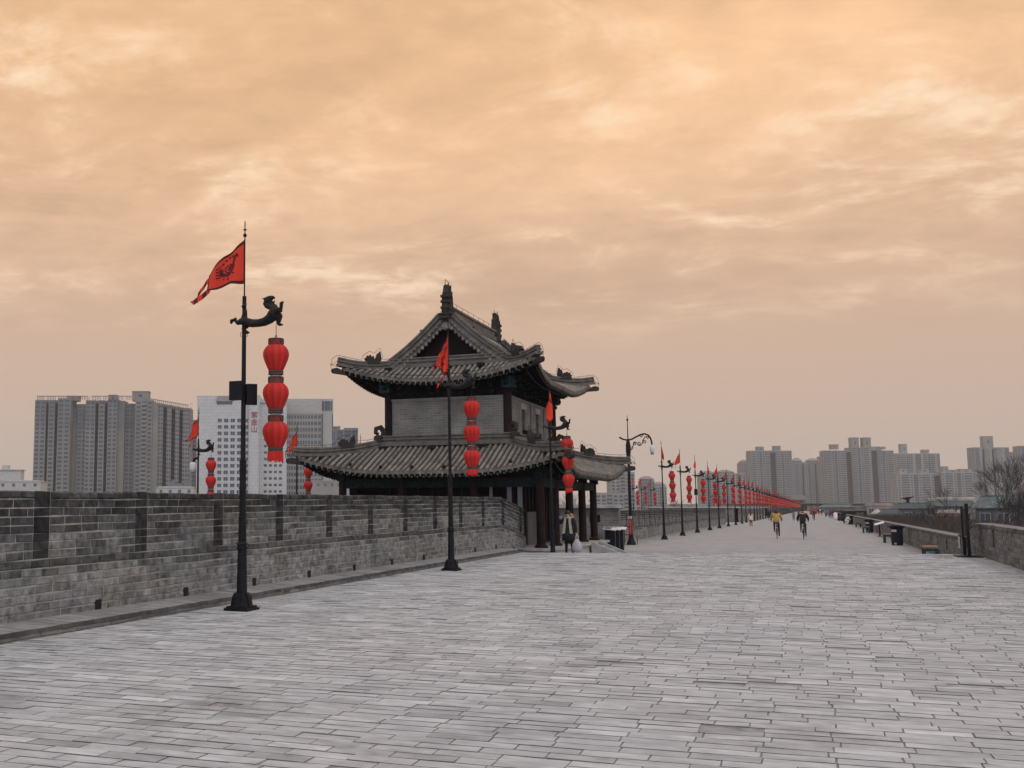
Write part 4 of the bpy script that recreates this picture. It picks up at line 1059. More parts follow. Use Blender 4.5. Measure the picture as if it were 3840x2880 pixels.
# ---------------------------------------------------------------- city buildings
def tower(label, x, y, w, d, ztop, bays, fh, wm, rz=YAW, cap=None, boxes=(), z0=-13., single=0, cat='tower block', name='tower_block', winz=-6., parapet=True, band=None, extra_yaw=0.):
    t = thing(name, label, cat, (x, y, 0), rz + extra_yaw)
    tot = sum(b[0] for b in bays); wall = MB(); bal = MB(); slots = MB(); pan = MB(); wins = []; xa = -w / 2
    top = ztop
    for bi, b in enumerate(bays):
        bw = w * b[0] / tot; kind = b[1]; sb = b[2] if len(b) > 2 else 0.; dt = b[3] if len(b) > 3 else 0.
        xc = xa + bw / 2; yb = -d / 2 + sb; zt = top + dt
        if kind == 's':
            yb += 1.6; slots = MB(); slots.box((xc, yb - .05, (max(z0, winz) + zt) / 2 - 1), (bw * .96, .1, zt - max(z0, winz) - 2)); slots.build('recess', [M['timber']], t)
        wall.box((xc, (yb + d / 2) / 2, (z0 + zt) / 2), (bw, d / 2 - yb, zt - z0))
        if band and kind[0] in 'wp' and xc < band[2]: pan.box((xc, yb - .02, (band[0] + zt) / 2), (bw, .05, zt - band[0]))
        nf = int((zt - winz - 1.5) / fh)
        for f in range(nf):
            zc = zt - 1.9 - f * fh
            if kind[0] == 'w':
                n = int(kind[1:] or 1)
                for q in range(n):
                    wins.append((xc + bw * ((q + .5) / n - .5), yb - .03, zc, bw / n * .64, fh * .56))
            elif kind == 'b':
                bal.box((xc, yb - .5, zc - fh * .28), (bw * .86, 1.0, fh * .38)); wins.append((xc, yb - .03, zc + fh * .16, bw * .8, fh * .45))
            elif kind == 'g':
                wins.append((xc, yb - .03, zc, bw * .8, fh * .86))
            elif kind == 's' and f % 1 == 0:
                bal.box((xc, yb - .12, zc - fh * .45), (bw * .9, .12, .14))
        xa += bw
    # side faces carry plain window columns
    nf = int((top - winz - 1.5) / fh)
    wo = wall.build('wall', [wm], t)
    if parapet:
        p = MB(); p.box((0, -d / 2 + .15, top + .45), (w + .3, .3, .9)); p.box((w / 2, 0, top + .45), (.3, d, .9)); p.box((-w / 2, 0, top + .45), (.3, d, .9)); p.build('roof_parapet', [wm], t)
    if pan.v: pan.build('bare_render', [band[1]], t)
    if bal.v: tag(bal.build('balcony', [M['concrete2']], t), kind='stuff')
    if single:
        wins.sort(key=lambda q: -q[2])
        keep, rest = wins[:100], wins[100:]
        me = None; cache = {}
        for (a, b_, c, ww, hh) in keep:
            key = (round(ww, 2), round(hh, 2))
            if key not in cache:
                m_ = MB(); m_.box((0, 0, 0), (ww, .08, hh)); m_.box((0, -.02, 0), (.08, .09, hh), 1); cache[key] = m_.mesh('window', [M['glassdark'], wm])
            o = bpy.data.objects.new('window', cache[key]); COL.objects.link(o); o.parent = t; o.location = (a, b_, c)
    else: rest = wins
    if rest:
        m_ = MB()
        for (a, b_, c, ww, hh) in rest: m_.box((a, b_, c), (ww, .08, hh))
        for k in range(nf):
            for yy in (-d * .25, d * .1): m_.box((w / 2 + .03, yy, top - 1.9 - k * fh), (.08, 1.3, fh * .5)); m_.box((-w / 2 - .03, yy, top - 1.9 - k * fh), (.08, 1.3, fh * .5))
        tag(m_.build('windows', [M['glassdark']], t), kind='stuff')
    for (fx, bw, bh) in boxes:
        b = MB(); b.box((fx * w, 0, top + bh / 2), (bw, d * .45, bh)); b.box((fx * w, 0, top + bh + .15), (bw + .8, d * .45 + .8, .3))
        b.box((fx * w, -d * .225 - .04, top + bh * .55), (bw * .2, .1, bh * .3), 1); b.build('roof_house', [wm, M['glassdark']], t)
    if cap:
        c = MB(); cw, ch = cap
        c.box((0, 0, top + ch * .2), (cw * .8, d * .6, ch * .4)); 
        v = [(-cw / 2, -d * .4, top + ch * .4), (cw / 2, -d * .4, top + ch * .4), (cw / 2, d * .4, top + ch * .4), (-cw / 2, d * .4, top + ch * .4), (-cw * .16, 0, top + ch), (cw * .16, 0, top + ch)]
        c.add(v, [(0, 1, 5, 4), (1, 2, 5), (2, 3, 4, 5), (3, 0, 4), (3, 2, 1, 0)], 1)
        c.build('pagoda_roof', [wm, M['roofpink']], t)
    return t
A_BAYS = [(92, 'w2'), (22, 's'), (52, 'w1'), (25, 's'), (105, 'w2', 0, 1), (40, 'p', 9, -2), (82, 'w2', 7, -2), (80, 'w2', 2), (28, 's', 2), (50, 'w1', 2), (26, 's', 2), (80, 'w2', 2, 1), (54, 'p', 5), (70, 'w2', 9, -1.5), (30, 'p', 9, -1.5), (50, 'w1', 1), (48, 'b', 1), (44, 'w1', 1), (46, 'p', 2, -1.5), (40, 'w2', 3, -2), (32, 's', 3, -2.5), (38, 'w2', 3, -3), (32, 's', 3, -3.5), (34, 'w2', 3, -4), (30, 's', 3, -4.5), (62, 'w3', 3, -5)]
A = tower('long grey beige apartment block with dark vertical slots on the far left skyline', -415.6, 580, 100.8, 18, 71.9, A_BAYS, 2.8, M['concrete'], single=1, boxes=((-.27, 7.3, 3), (-.01, 5, 3.6), (.17, 10.7, 6.0)), winz=0, cat='apartment block', name='apartment_block', parapet=False, band=(54, M['concrete3'], 10))
b = MB()
for k in range(60):
    xx = -49 + k * 1.05
    if k % 7 != 5: b.box((xx, -8.6, 73.1), (.35, .35, 2.4))
b.box((-33, -8.6, 74.4), (33, .5, .5)); b.box((0, -8.6, 74.4), (28, .5, .5)); b.build('roof_pergola', [M['concrete']], A)
b = MB()
for k in range(22): b.box((21 + k * 1.3, -6.5, 71.6 - k * .22), (.35, .35, 3.2))
b.prism([(20.5, 73.2), (49.5, 68.4), (49.5, 68.9), (20.5, 73.8)], .5, ((0, -6.5, 0), (1, 0, 0), (0, 0, 1), (0, -1, 0))); b.build('roof_pergola', [M['concrete']], A)
tower('narrow grey tower wedged between the long block and the white hotel', -378.5, 616.7, 8.5, 14, 59.6, [(1, 'w2'), (.4, 's'), (1, 'w2')], 2.9, M['concrete3'], winz=0)
def small_house(label, x, y, w, d, ztop, wall, rz=YAW, roof=None, name='house', cat='house', win=3, z0=-13, rh=1.2, over=.5):
    t = thing(name, label, cat, (x, y, 0), rz)
    b = MB(); b.box((0, 0, (ztop + z0) / 2), (w, d, ztop - z0)); b.build('wall', [wall], t)
    for k in range(win):
        xx = w * ((k + .5) / win - .5); f = MB(); ww, hh = min(1.2, w / win * .55), min(1.3, 1.3)
        f.box((xx, -d / 2 - .03, ztop - 1.4), (ww + .16, .06, hh + .16)); fo = f.build('window', [M['housewhite']], t)
        g = MB(); g.box((xx, -d / 2 - .06, ztop - 1.4), (ww, .05, hh)); g.box((xx, -d / 2 - .09, ztop - 1.4), (.06, .03, hh), 1); g.build('pane', [M['glassdark'], M['housewhite']], fo)
    r = MB()
    if roof == 'flat' or roof is None:
        r.box((0, 0, ztop + .15), (w + .4, d + .4, .3)); r.box((0, 0, ztop + .5), (w * .9, d * .9, .4)); r.build('roof', [wall], t)
    else:
        W2, D2 = w / 2 + over, d / 2 + over
        r.add([(-W2, -D2, ztop), (W2, -D2, ztop), (W2, D2, ztop), (-W2, D2, ztop), (-W2 + rh * .4, 0, ztop + rh), (W2 - rh * .4, 0, ztop + rh)], [(0, 1, 5, 4), (1, 2, 5), (2, 3, 4, 5), (3, 0, 4), (3, 2, 1, 0)])
        r.tube([(-W2 + rh * .4, 0, ztop + rh), (W2 - rh * .4, 0, ztop + rh)], .12, 6)
        r.box((0, 0, ztop - .06), (2 * W2 - .1, 2 * D2 - .1, .1)); r.build('roof', [roof], t)
    return t
q = small_house('low white flat roofed building at the far left behind the parapet', -325.9, 382, 24, 12, 13.6, M['housewhite'], win=5)
b = MB(); b.box((-5, 2, 16.6), (13, 6, 4.6)); b.box((-5, 2, 19.1), (14, 7, .4)); b.box((-6, 2, 20.2), (3, 2.5, 2)); b.build('roof_house', [M['housewhite']], q)
q = small_house('low pale roof with water tanks under the long apartment block', -250, 395, 16, 10, 10.5, M['housewhite'], win=4)
b = MB()
for xx, hh in ((-3, 2.5), (-1.5, 3.2), (1.5, 1.8), (4, 3.4), (5.5, 3.1)): b.box((xx, 0, 10.8 + hh / 2), (1.4, 1.6, hh))
b.build('water_tank', [M['greycloth']], q)
def hotel():
    t = tower('white panelled hotel slab with rows of square dark windows', -276.4, 487, 32.5, 14, 59.0, [(2.6, 'p'), (.7, 'p'), (1, 'w1'), (1.1, 'w1'), (1.1, 'w1'), (1.1, 'w1'), (1.1, 'w1'), (1.1, 'w1'), (.6, 'p')], 3.35, M['hotelwhite'], single=1, winz=0, cat='hotel', name='hotel', extra_yaw=.0)
    for o in list(t.children):
        if o.name.startswith('window') and o.location.z > 50 and o.name != 'windows': bpy.data.objects.remove(o)
    b = MB(); b.box((-2.0, -6.9, 57.2), (8, .6, 3.6)); b.prism([(-6.5, 57), (2.5, 57), (1.6, 59.8), (-5.6, 59.8)], .5, ((0, -7.2, 0), (1, 0, 0), (0, 0, 1), (0, -1, 0)), 1); b.build('glass_bay', [M['glassdark'], M['hotelgrey']], t)
    b = MB(); b.box((13.6, -7.9, 23.5), (4.7, 2.2, 73)); b.box((16.1, -8.2, 23.5), (.35, 2.2, 73)); b.box((11.1, -8.2, 23.5), (.35, 2.2, 73)); b.build('sign_pier', [M['hotelwhite']], t)
    b = MB(); b.box((23.0, 2, 21.5), (14, 12, 71)); b.box((23, 1.4, 57.6), (14.2, 12.4, 2.2)); b.build('east_wing', [M['hotelwhite']], t)
    wm = MB()
    for k in range(16):
        for q in range(4): wm.box((19.2 + q * 2.6, -4.05, 44 - k * 3.35), (1.5, .1, 1.3))
    tag(wm.build('windows', [M['glassdark']], t), kind='stuff')
    b = MB(); b.box((6, 0, 60.5), (9, 6, 2.8)); b.box((4, 0, 62.5), (3, 3, 2)); b.tube([(5, 0, 60), (5, 0, 67)], .12, 5); b.build('roof_house', [M['hotelgrey']], t)
    cu = bpy.data.curves.new('sign_text', 'FONT'); cu.body = '紫\n金\n山'; cu.size = 3.6; cu.extrude = .12; cu.align_x = 'CENTER'; cu.space_line = 1.05
    o = bpy.data.objects.new('sign_lettering', cu); COL.objects.link(o)
    o.rotation_euler = (math.pi / 2, 0, 0); o.location = (13.6, -9.15, 45.5); dg = bpy.context.evaluated_depsgraph_get()
    me = bpy.data.meshes.new_from_object(o.evaluated_get(dg)); bpy.data.objects.remove(o)
    me.materials.clear(); me.materials.append(M['signred'])
    o = bpy.data.objects.new('sign_lettering', me); COL.objects.link(o); o.parent = t; o.rotation_euler = (math.pi / 2, 0, 0); o.location = (13.6, -9.12, 48.6)
hotel()
def grey_tower():
    t = tower('grey office tower with pale panelled crown beside the white hotel', -248.0, 518, 19, 12, 52.2, [(1, 'w3'), (.8, 'w2'), (1, 'w3'), (.8, 'w2'), (1, 'w2')], 3.4, M['hotelgrey'], single=1, winz=0, cat='office tower', parapet=False)
    b = MB(); b.box((0, 0, 56.1), (19.3, 12.3, 7.9)); b.build('crown', [M['cladwarm']], t)
    b = MB(); b.box((12.6, 1, 23.7), (6.4, 10, 73)); b.box((12.6, -4.05, 56.5), (5.4, .2, 5), 1)
    for dx in (-1.6, 1.6): b.box((12.6 + dx, -4.15, 56.5), (.2, .2, 5))
    b.box((9.9, -4.03, 25), (.7, .1, 54), 1); b.box((15.4, -4.03, 25), (.5, .1, 54), 1); b.build('stair_tower', [M['cladwarm'], M['glassdark']], t)
grey_tower()
tower('dark glass building with open roof frame between grey tower and pavilion', -298., 687, 20, 14, 55.5, [(1, 'g'), (.15, 'p'), (1, 'g', .5), (.15, 'p'), (1.2, 'g', 1, 2.), (1, 'g', 1, 2.)], 3.3, M['concrete3'], winz=0, boxes=((-.3, 7, 3),))
small_house('low white building with dark window bands just left of the ground floor columns', -214, 475, 20, 10, 14.5, M['hotelgrey'], win=6)
B1 = [(1, 'b'), (.5, 'w1'), (.55, 'g'), (.5, 'w1'), (1, 'b'), (1.1, 's'), (1, 'b'), (.55, 'g'), (.5, 'w1'), (1, 'b')]
tower('twin-topped beige tower behind the far red lantern row', -50, 1516, 52.5, 18, 75.5, B1, 2.85, M['concrete'], boxes=((-.22, 8, 6), (.2, 8, 7)))
tower('slim tower with pinkish pagoda roof left of the twin-topped beige tower', -85.5, 1612, 14.5, 16, 63.5, [(1, 'w2'), (.6, 'g'), (1, 'w2')], 2.9, M['concrete'], cap=(15, 6))
tower('grey tower with small pagoda cap right of the twin-topped tower', -19.6, 1752, 24, 18, 68, [(1, 'w2'), (.6, 'g'), (1, 'w2'), (.5, 's'), (1, 'w2')], 2.9, M['concrete3'], cap=(13, 9))
tower('darker tower with stepped roof left of the widest beige block', 2.1, 1817, 36, 18, 71.5, [(1, 'w2'), (.7, 'g'), (1, 'b'), (.5, 's'), (1, 'b'), (.7, 'g'), (1, 'w2')], 2.9, M['concrete3'], cap=(20, 7), boxes=((.34, 7, 9),))
B2 = [(1, 'b', 0, -2), (.45, 'w1', 0, -2), (.5, 'g', 0, -2), (.45, 'w1', 0, -2), (1, 'b', 0, -2), (.9, 's', 0, -2), (1, 'b', -1, 2), (.5, 'g', -1, 2), (.5, 'w1', -1, 2), (1, 'b', -1, 2), (.4, 'p', 0, 0), (1.0, 's', 0, 0), (.8, 'b', 0, 0), (.5, 'g', 0, -2), (.5, 'w1', 0, -2), (1, 'b', 0, -2)]
tower('widest beige apartment block with two roof towers on the right skyline', 54.7, 1564, 88.5, 18, 78.5, B2, 2.85, M['concrete'], boxes=((-.33, 9, 6), (-.03, 10, 15), (.145, 10, 15), (.3, 20, 3)), parapet=False)
tower('pale tower with white balcony bands right of the widest beige block', 133.1, 1710, 60, 18, 77, [(.6, 'b'), (1, 'b'), (.3, 'g'), (.8, 'b'), (.25, 'p'), (1.2, 'g'), (.25, 'p'), (.8, 'b'), (.4, 'g'), (.8, 'b'), (.3, 'p'), (.5, 'w1')], 2.95, M['concrete2'], boxes=((-.27, 8, 14), (.24, 8, 6)))
LB = [(.5, 'w1'), (1.4, 'b'), (.4, 'w1'), (.8, 'g'), (.4, 'w1'), (1.4, 'b'), (.4, 'w1'), (.9, 's')]
tower('lower pale block with white banded balconies in front of the pale tower', 110, 1429, 50, 16, 41.5, LB, 2.85, M['concrete2'], boxes=((-.3, 9, 6), (.2, 9, 6)))
tower('lower pale block beside it, left of the tall grey striped tower', 152.2, 1447, 39.4, 16, 43, LB[:-1], 2.85, M['concrete2'], boxes=((-.3, 6, 7), (-.1, 14, 3), (.3, 14, 4)))
tower('tall grey tower with one central roof box behind the bare tree', 219.3, 1693, 46.5, 18, 82.5, [(1, 'g'), (.5, 'p'), (.5, 's'), (1, 'w2'), (.5, 'p'), (.5, 's'), (.5, 'g'), (1, 'w3'), (.6, 'p'), (1, 'g')], 2.9, M['concrete'], boxes=((-.02, 13, 16),))
tower('hazy grey tower just right of the tall central-box tower', 273, 1884, 20, 16, 80, [(1, 'w2'), (.5, 's'), (1, 'w2')], 2.9, M['concrete3'], boxes=((.1, 8, 5),))
tower('grey striped tower cut by the right edge of the view', 275, 1716, 44, 18, 84.5, [(.6, 'g'), (.5, 'p'), (.4, 's'), (.6, 'w1'), (.5, 'g'), (1, 'w3'), (.5, 'g')], 2.9, M['concrete'])
tower('tower edge peeping out left of the tall grey striped tower', 190, 1700, 9, 14, 51, [(1, 'w2')], 2.9, M['concrete2'])
tower('hazy tower with tiled roof seen behind the camera post', -146.8, 925, 20, 14, 31, [(1, 'w2'), (.6, 'b'), (1, 'w2')], 2.9, M['concrete2'], cap=(17, 3.5))
tower('hazy tower with stepped pagoda roof right of the camera post', -141.3, 1038, 11.8, 12, 26.5, [(1, 'w2'), (.5, 'g'), (1, 'w2')], 2.9, M['concrete3'], cap=(14, 5.2))
tower('short hazy tower with pointed roof behind the first string past the camera post', -137.5, 1096, 11.5, 12, 23, [(1, 'w2'), (.5, 'g'), (1, 'w2')], 2.9, M['concrete2'], cap=(12, 4.5))
tower('hazy tower with flat pagoda roof behind the third lantern string', -107, 1273, 18.3, 14, 38.5, [(1, 'w2'), (.6, 'g'), (1, 'w2')], 2.9, M['concrete2'], cap=(20, 5))
tower('hazy tower with pagoda roof behind the fifth lantern string', -88.9, 1282, 18, 14, 39.5, [(1, 'w2'), (.6, 'g'), (1, 'w2')], 2.9, M['concrete2'], cap=(20, 5.2))
tower('pale tower sliver left of the pinkish pagoda roof', -83, 1394, 15, 14, 43, [(1, 'w2'), (.4, 's'), (1, 'w2')], 2.9, M['concrete2'])
tower('broad low apartment block behind the bare trees at the columns', -135, 826, 34, 14, 12.5, [(1, 'w2'), (.6, 'b'), (1, 'w2'), (.6, 'b'), (1, 'w2')], 2.9, M['concrete2'])
small_house('low grey building over the parapet among bare branches', -75.5, 740, 22, 10, 4.0, M['hotelgrey'], win=5)
def gate_tower():
    t = thing('gate_tower', 'tiny dark gate tower with curved roof at the far end of the wall', 'gate tower', (-14, 1240, 0))
    b = MB(); b.box((0, 0, 3), (16, 10, 6)); b.box((0, 0, 9), (9, 7, 4)); b.build('wall', [M['timber']], t)
    b = MB()
    for z, w, h in ((6, 24, 3), (10.5, 18, 5)):
        b.add([(-w / 2, -w / 3, z + .5), (w / 2, -w / 3, z + .5), (w / 2, w / 3, z + .5), (-w / 2, w / 3, z + .5), (-w * .3, 0, z + h), (w * .3, 0, z + h), (0, -w / 3.2, z - .1), (0, w / 3.2, z - .1)], [(0, 6, 5, 4), (6, 1, 5), (1, 2, 5), (2, 7, 4, 5), (7, 3, 4), (3, 0, 4), (0, 3, 7, 6), (6, 7, 2, 1)])
    b.build('roof', [M['ridge']], t)
gate_tower()

# ---------------------------------------------------------------- roofs below the wall on the right
small_house('grey house with blue-grey tiled roof and three small windows below the wall', 17.2, 231, 5.6, 5, 1.9, M['housewall'], rz=-.4, roof=M['roofgrey'], win=3, rh=1.0, over=.35)
q = small_house('lean-to shed with slatted slanting roof left of the grey house', 13.0, 226, 2.6, 4, .6, M['housewall'], rz=-.4, roof=M['roofgrey'], win=1, rh=1.2)
small_house('long dark roofed hall behind the grey house', 30.5, 303, 10, 7, 2.4, M['housewall'], rz=-.4, roof=M['roofgrey'], win=4, rh=1.2)
small_house('long white flat roofed building behind the dark hall', 36, 349, 10, 7, 4.3, M['housewhite'], rz=-.4, win=6)
small_house('building with pale green weathered roof by the bare tree', 24.0, 179, 4.6, 5, 2.0, M['housewall'], rz=-.35, roof=M['roofgreen'], win=2, rh=1.7)
small_house('brick house at the right edge below the bare tree', 26.6, 168, 5, 4, 2.4, M['housewall'], rz=-.35, roof=M['roofgrey'], win=2, rh=.8)
small_house('low red-brown brick house in front of the dark hall', 24.5, 247, 6.5, 4, .3, mat('red_brick', (.16, .10, .085), .9, .3, 2, .2), rz=-.4, win=3)
small_house('pinkish house behind the brush left of the cream umbrella', 16.5, 330, 5, 5, 2.6, mat('pink_render', (.33, .26, .24), .9, .2, 1, .1), rz=-.4, win=2)
small_house('tiny white roofed shop deep among the right hand roofs', 27, 265, 5, 4, .9, M['housewhite'], rz=-.4, win=3)
for i, (x, y, w, zt, lab) in enumerate(((40, 420, 14, 4.6, 'wide low hall under the lower pale blocks'), (22, 430, 9, 3.6, 'low roof on the skyline behind the chimney house'), (52, 460, 14, 5.2, 'low roof on the skyline left of the tall bare tree'), (66, 440, 12, 6., 'low roof on the skyline behind the tall bare tree'), (9.5, 520, 12, 3.3, 'low roof at the far end of the right parapet'))):
    small_house(lab, x, y, w, 8, zt - 1, M['housewall'], rz=-.4, roof=M['roofgrey'] if i % 2 else M['roofgreen'], win=4, rh=1.2)
t = thing('parasol', 'cream parasol open over the roofs on the right', 'parasol', (12.0, 249, 0))
b = MB(); b.lathe([(1.5, .75), (.9, 1.25), (.1, 1.75)], n=10); b.build('canopy', [M['scarf']], t); b = MB(); b.tube([(0, 0, -13), (0, 0, .9)], .04, 6); b.build('pole', [M['chrome']], t)
b = MB(); b.lathe([(.35, 0), (.35, 1.0), (.5, 1.1), (.5, 1.3)], n=8); b.box((0, 0, 1.9), (.5, .3, 1.1)); b.prism([(-1.3, 2.2), (-.2, 2.0), (.2, 2.0), (1.3, 2.7), (.2, 2.4), (-.4, 2.35)], .3, ((0, 0, 0), (1, 0, 0), (0, 0, 1), (0, 1, 0)))
tag(b.build('chimney_cowl', [M['iron']], loc=(16.4, 232, 1.6)), 'dark winged cowl on the roof of the grey house', 'chimney cowl')

# ---------------------------------------------------------------- bare trees and brush
def bare_tree(label, x, y, z0, h, spread, seed, lean=(0, 0), depth=6, name='bare_tree', thick=.02, group=None):
    r = random.Random(seed); t = thing(name, label, 'tree', (x, y, z0), group=group)
    tr = MB(); cr = MB()
    def grow(p, d, l, rad, k):
        mid = p + d * l * .5 + Vector((r.uniform(-1, 1), r.uniform(-1, 1), r.uniform(-.3, .5))) * l * .07
        q = p + d * l; rad = max(rad, .013)
        (tr if k == 0 else cr).tube([p, mid, q], [rad, rad * .85, rad * .68], 6 if k < 2 else 3, cap=False)
        if k >= depth: return
        n = 3 if k < depth - 1 else 4
        if k == 0: n = 4
        for i in range(n):
            a = r.uniform(0, 6.283); tilt = r.uniform(.25, .75) * spread
            o = d.orthogonal().normalized(); o.rotate(Matrix.Rotation(a, 3, d)); nd_ = (d * math.cos(tilt) + o * math.sin(tilt)); nd_.z += .12; nd_.normalize()
            st = p + d * l * r.uniform(.55, 1.) if k else q - d * l * r.uniform(0, .25)
            grow(st, nd_, l * r.uniform(.62, .82), rad * r.uniform(.42, .62), k + 1)
    d0 = Vector((lean[0], lean[1], 1)).normalized()
    grow(Vector((0, 0, 0)), d0, h * .3, h * thick, 0)
    tr.build('trunk', [M['bark']], t); cr.build('crown', [M['bark']], t)
bare_tree('tall bare tree rising over the right hand roofs', 18.6, 130.1, -12.5, 22.5, 1.05, 3, (-.02, 0), depth=7, thick=.014)
bare_tree('second bare tree at the right edge beside the tall one', 22.5, 138, -12.5, 17.5, 1.0, 9)
bare_tree('bare tree behind the lantern string next to the camera post', -22.2, 189, -12.5, 19.0, 1.05, 5)
bare_tree('low bare tree behind the second and third lantern strings', -20.5, 215, -12.5, 17.5, 1.1, 6)
bare_tree('bare brown tree seen between the pavilion columns', -25, 128, -12.5, 18.3, 1.0, 8)
bare_tree('bare brown tree right of the last pavilion column', -23.5, 137, -12.5, 18.0, 1.05, 12)
bare_tree('bare tree between columns and camera post', -24, 150, -12.5, 17.5, 1.05, 14)
bare_tree('faint bare tree behind the seventh lantern string', -19, 300, -12.5, 19, 1.05, 15)
bare_tree('faint bare tree left of the far red row', -24, 330, -12.5, 19, 1.05, 17)
for i, (x, y, h) in enumerate(((11, 120, 13.6), (14, 150, 14.2), (13, 190, 14.4), (20, 205, 15), (10.5, 95, 13.3), (27, 215, 15.5), (33, 255, 16.5), (21, 165, 14.6), (18, 280, 15.5), (12, 300, 15.4))):
    bare_tree('low bare tree in the brush below the right parapet', x, y, -12.5, h, 1.1, 30 + i, depth=5, group='bare trees below the right parapet', thick=.012)
def brush(name, label, xr, yr, n, ztop, seed, ln=1.8):
    r = random.Random(seed); b = MB()
    for i in range(n):
        x, y = r.uniform(*xr), r.uniform(*yr); zt = ztop + r.uniform(-1.6, .35) - .006 * max(0, 60 - y)
        p = Vector((x, y, zt - ln)); q = Vector((x + r.uniform(-.7, .7), y + r.uniform(-.7, .7), zt)); w = r.uniform(.010, .022)
        b.tube([p, (p + q) / 2 + Vector((r.uniform(-.15, .15), 0, 0)), q], [w, w * .8, w * .4], 3, cap=False)
        for k in range(2):
            s = p.lerp(q, r.uniform(.3, .8)); e = s + Vector((r.uniform(-.6, .6), r.uniform(-.6, .6), r.uniform(.1, .7))); b.tube([s, e], [w * .5, w * .2], 3, cap=False)
    # undergrowth: soft knolls of tangled ground below the twig tops
    nx, ny = 14, 40; vs = []
    for j in range(ny + 1):
        for i in range(nx + 1):
            x = xr[0] + (xr[1] - xr[0]) * i / nx; y = yr[0] + (yr[1] - yr[0]) * j / ny
            vs.append((x, y, ztop - 1.25 + .35 * math.sin(x * 1.3 + y * .7) + .3 * math.sin(y * .31 + x * .5) + r.uniform(-.25, .25)))
    b.add(vs, [(j * (nx + 1) + i, j * (nx + 1) + i + 1, (j + 1) * (nx + 1) + i + 1, (j + 1) * (nx + 1) + i) for j in range(ny) for i in range(nx)])
    tag(b.build(name, [M['twig']]), label, 'brush', kind='stuff')
brush('brush', 'tangled brown brush just behind the right parapet', (5.4, 14), (30, 210), 9000, .95, 5)
brush('brush', 'brown brush between the houses on the right', (13, 40), (90, 260), 6000, .0, 6)
brush('far_brush', 'far brown treetops along the right end of the wall', (7, 90), (330, 700), 2500, 2.2, 7, 4.)
brush('far_brush', 'bare treetops behind the long left parapet', (-60, -26), (160, 420), 1500, 1.2, 8, 3.)
brush('far_brush', 'grey wood along the foot of the far towers', (-60, 200), (800, 1200), 2500, 6, 9, 8.)

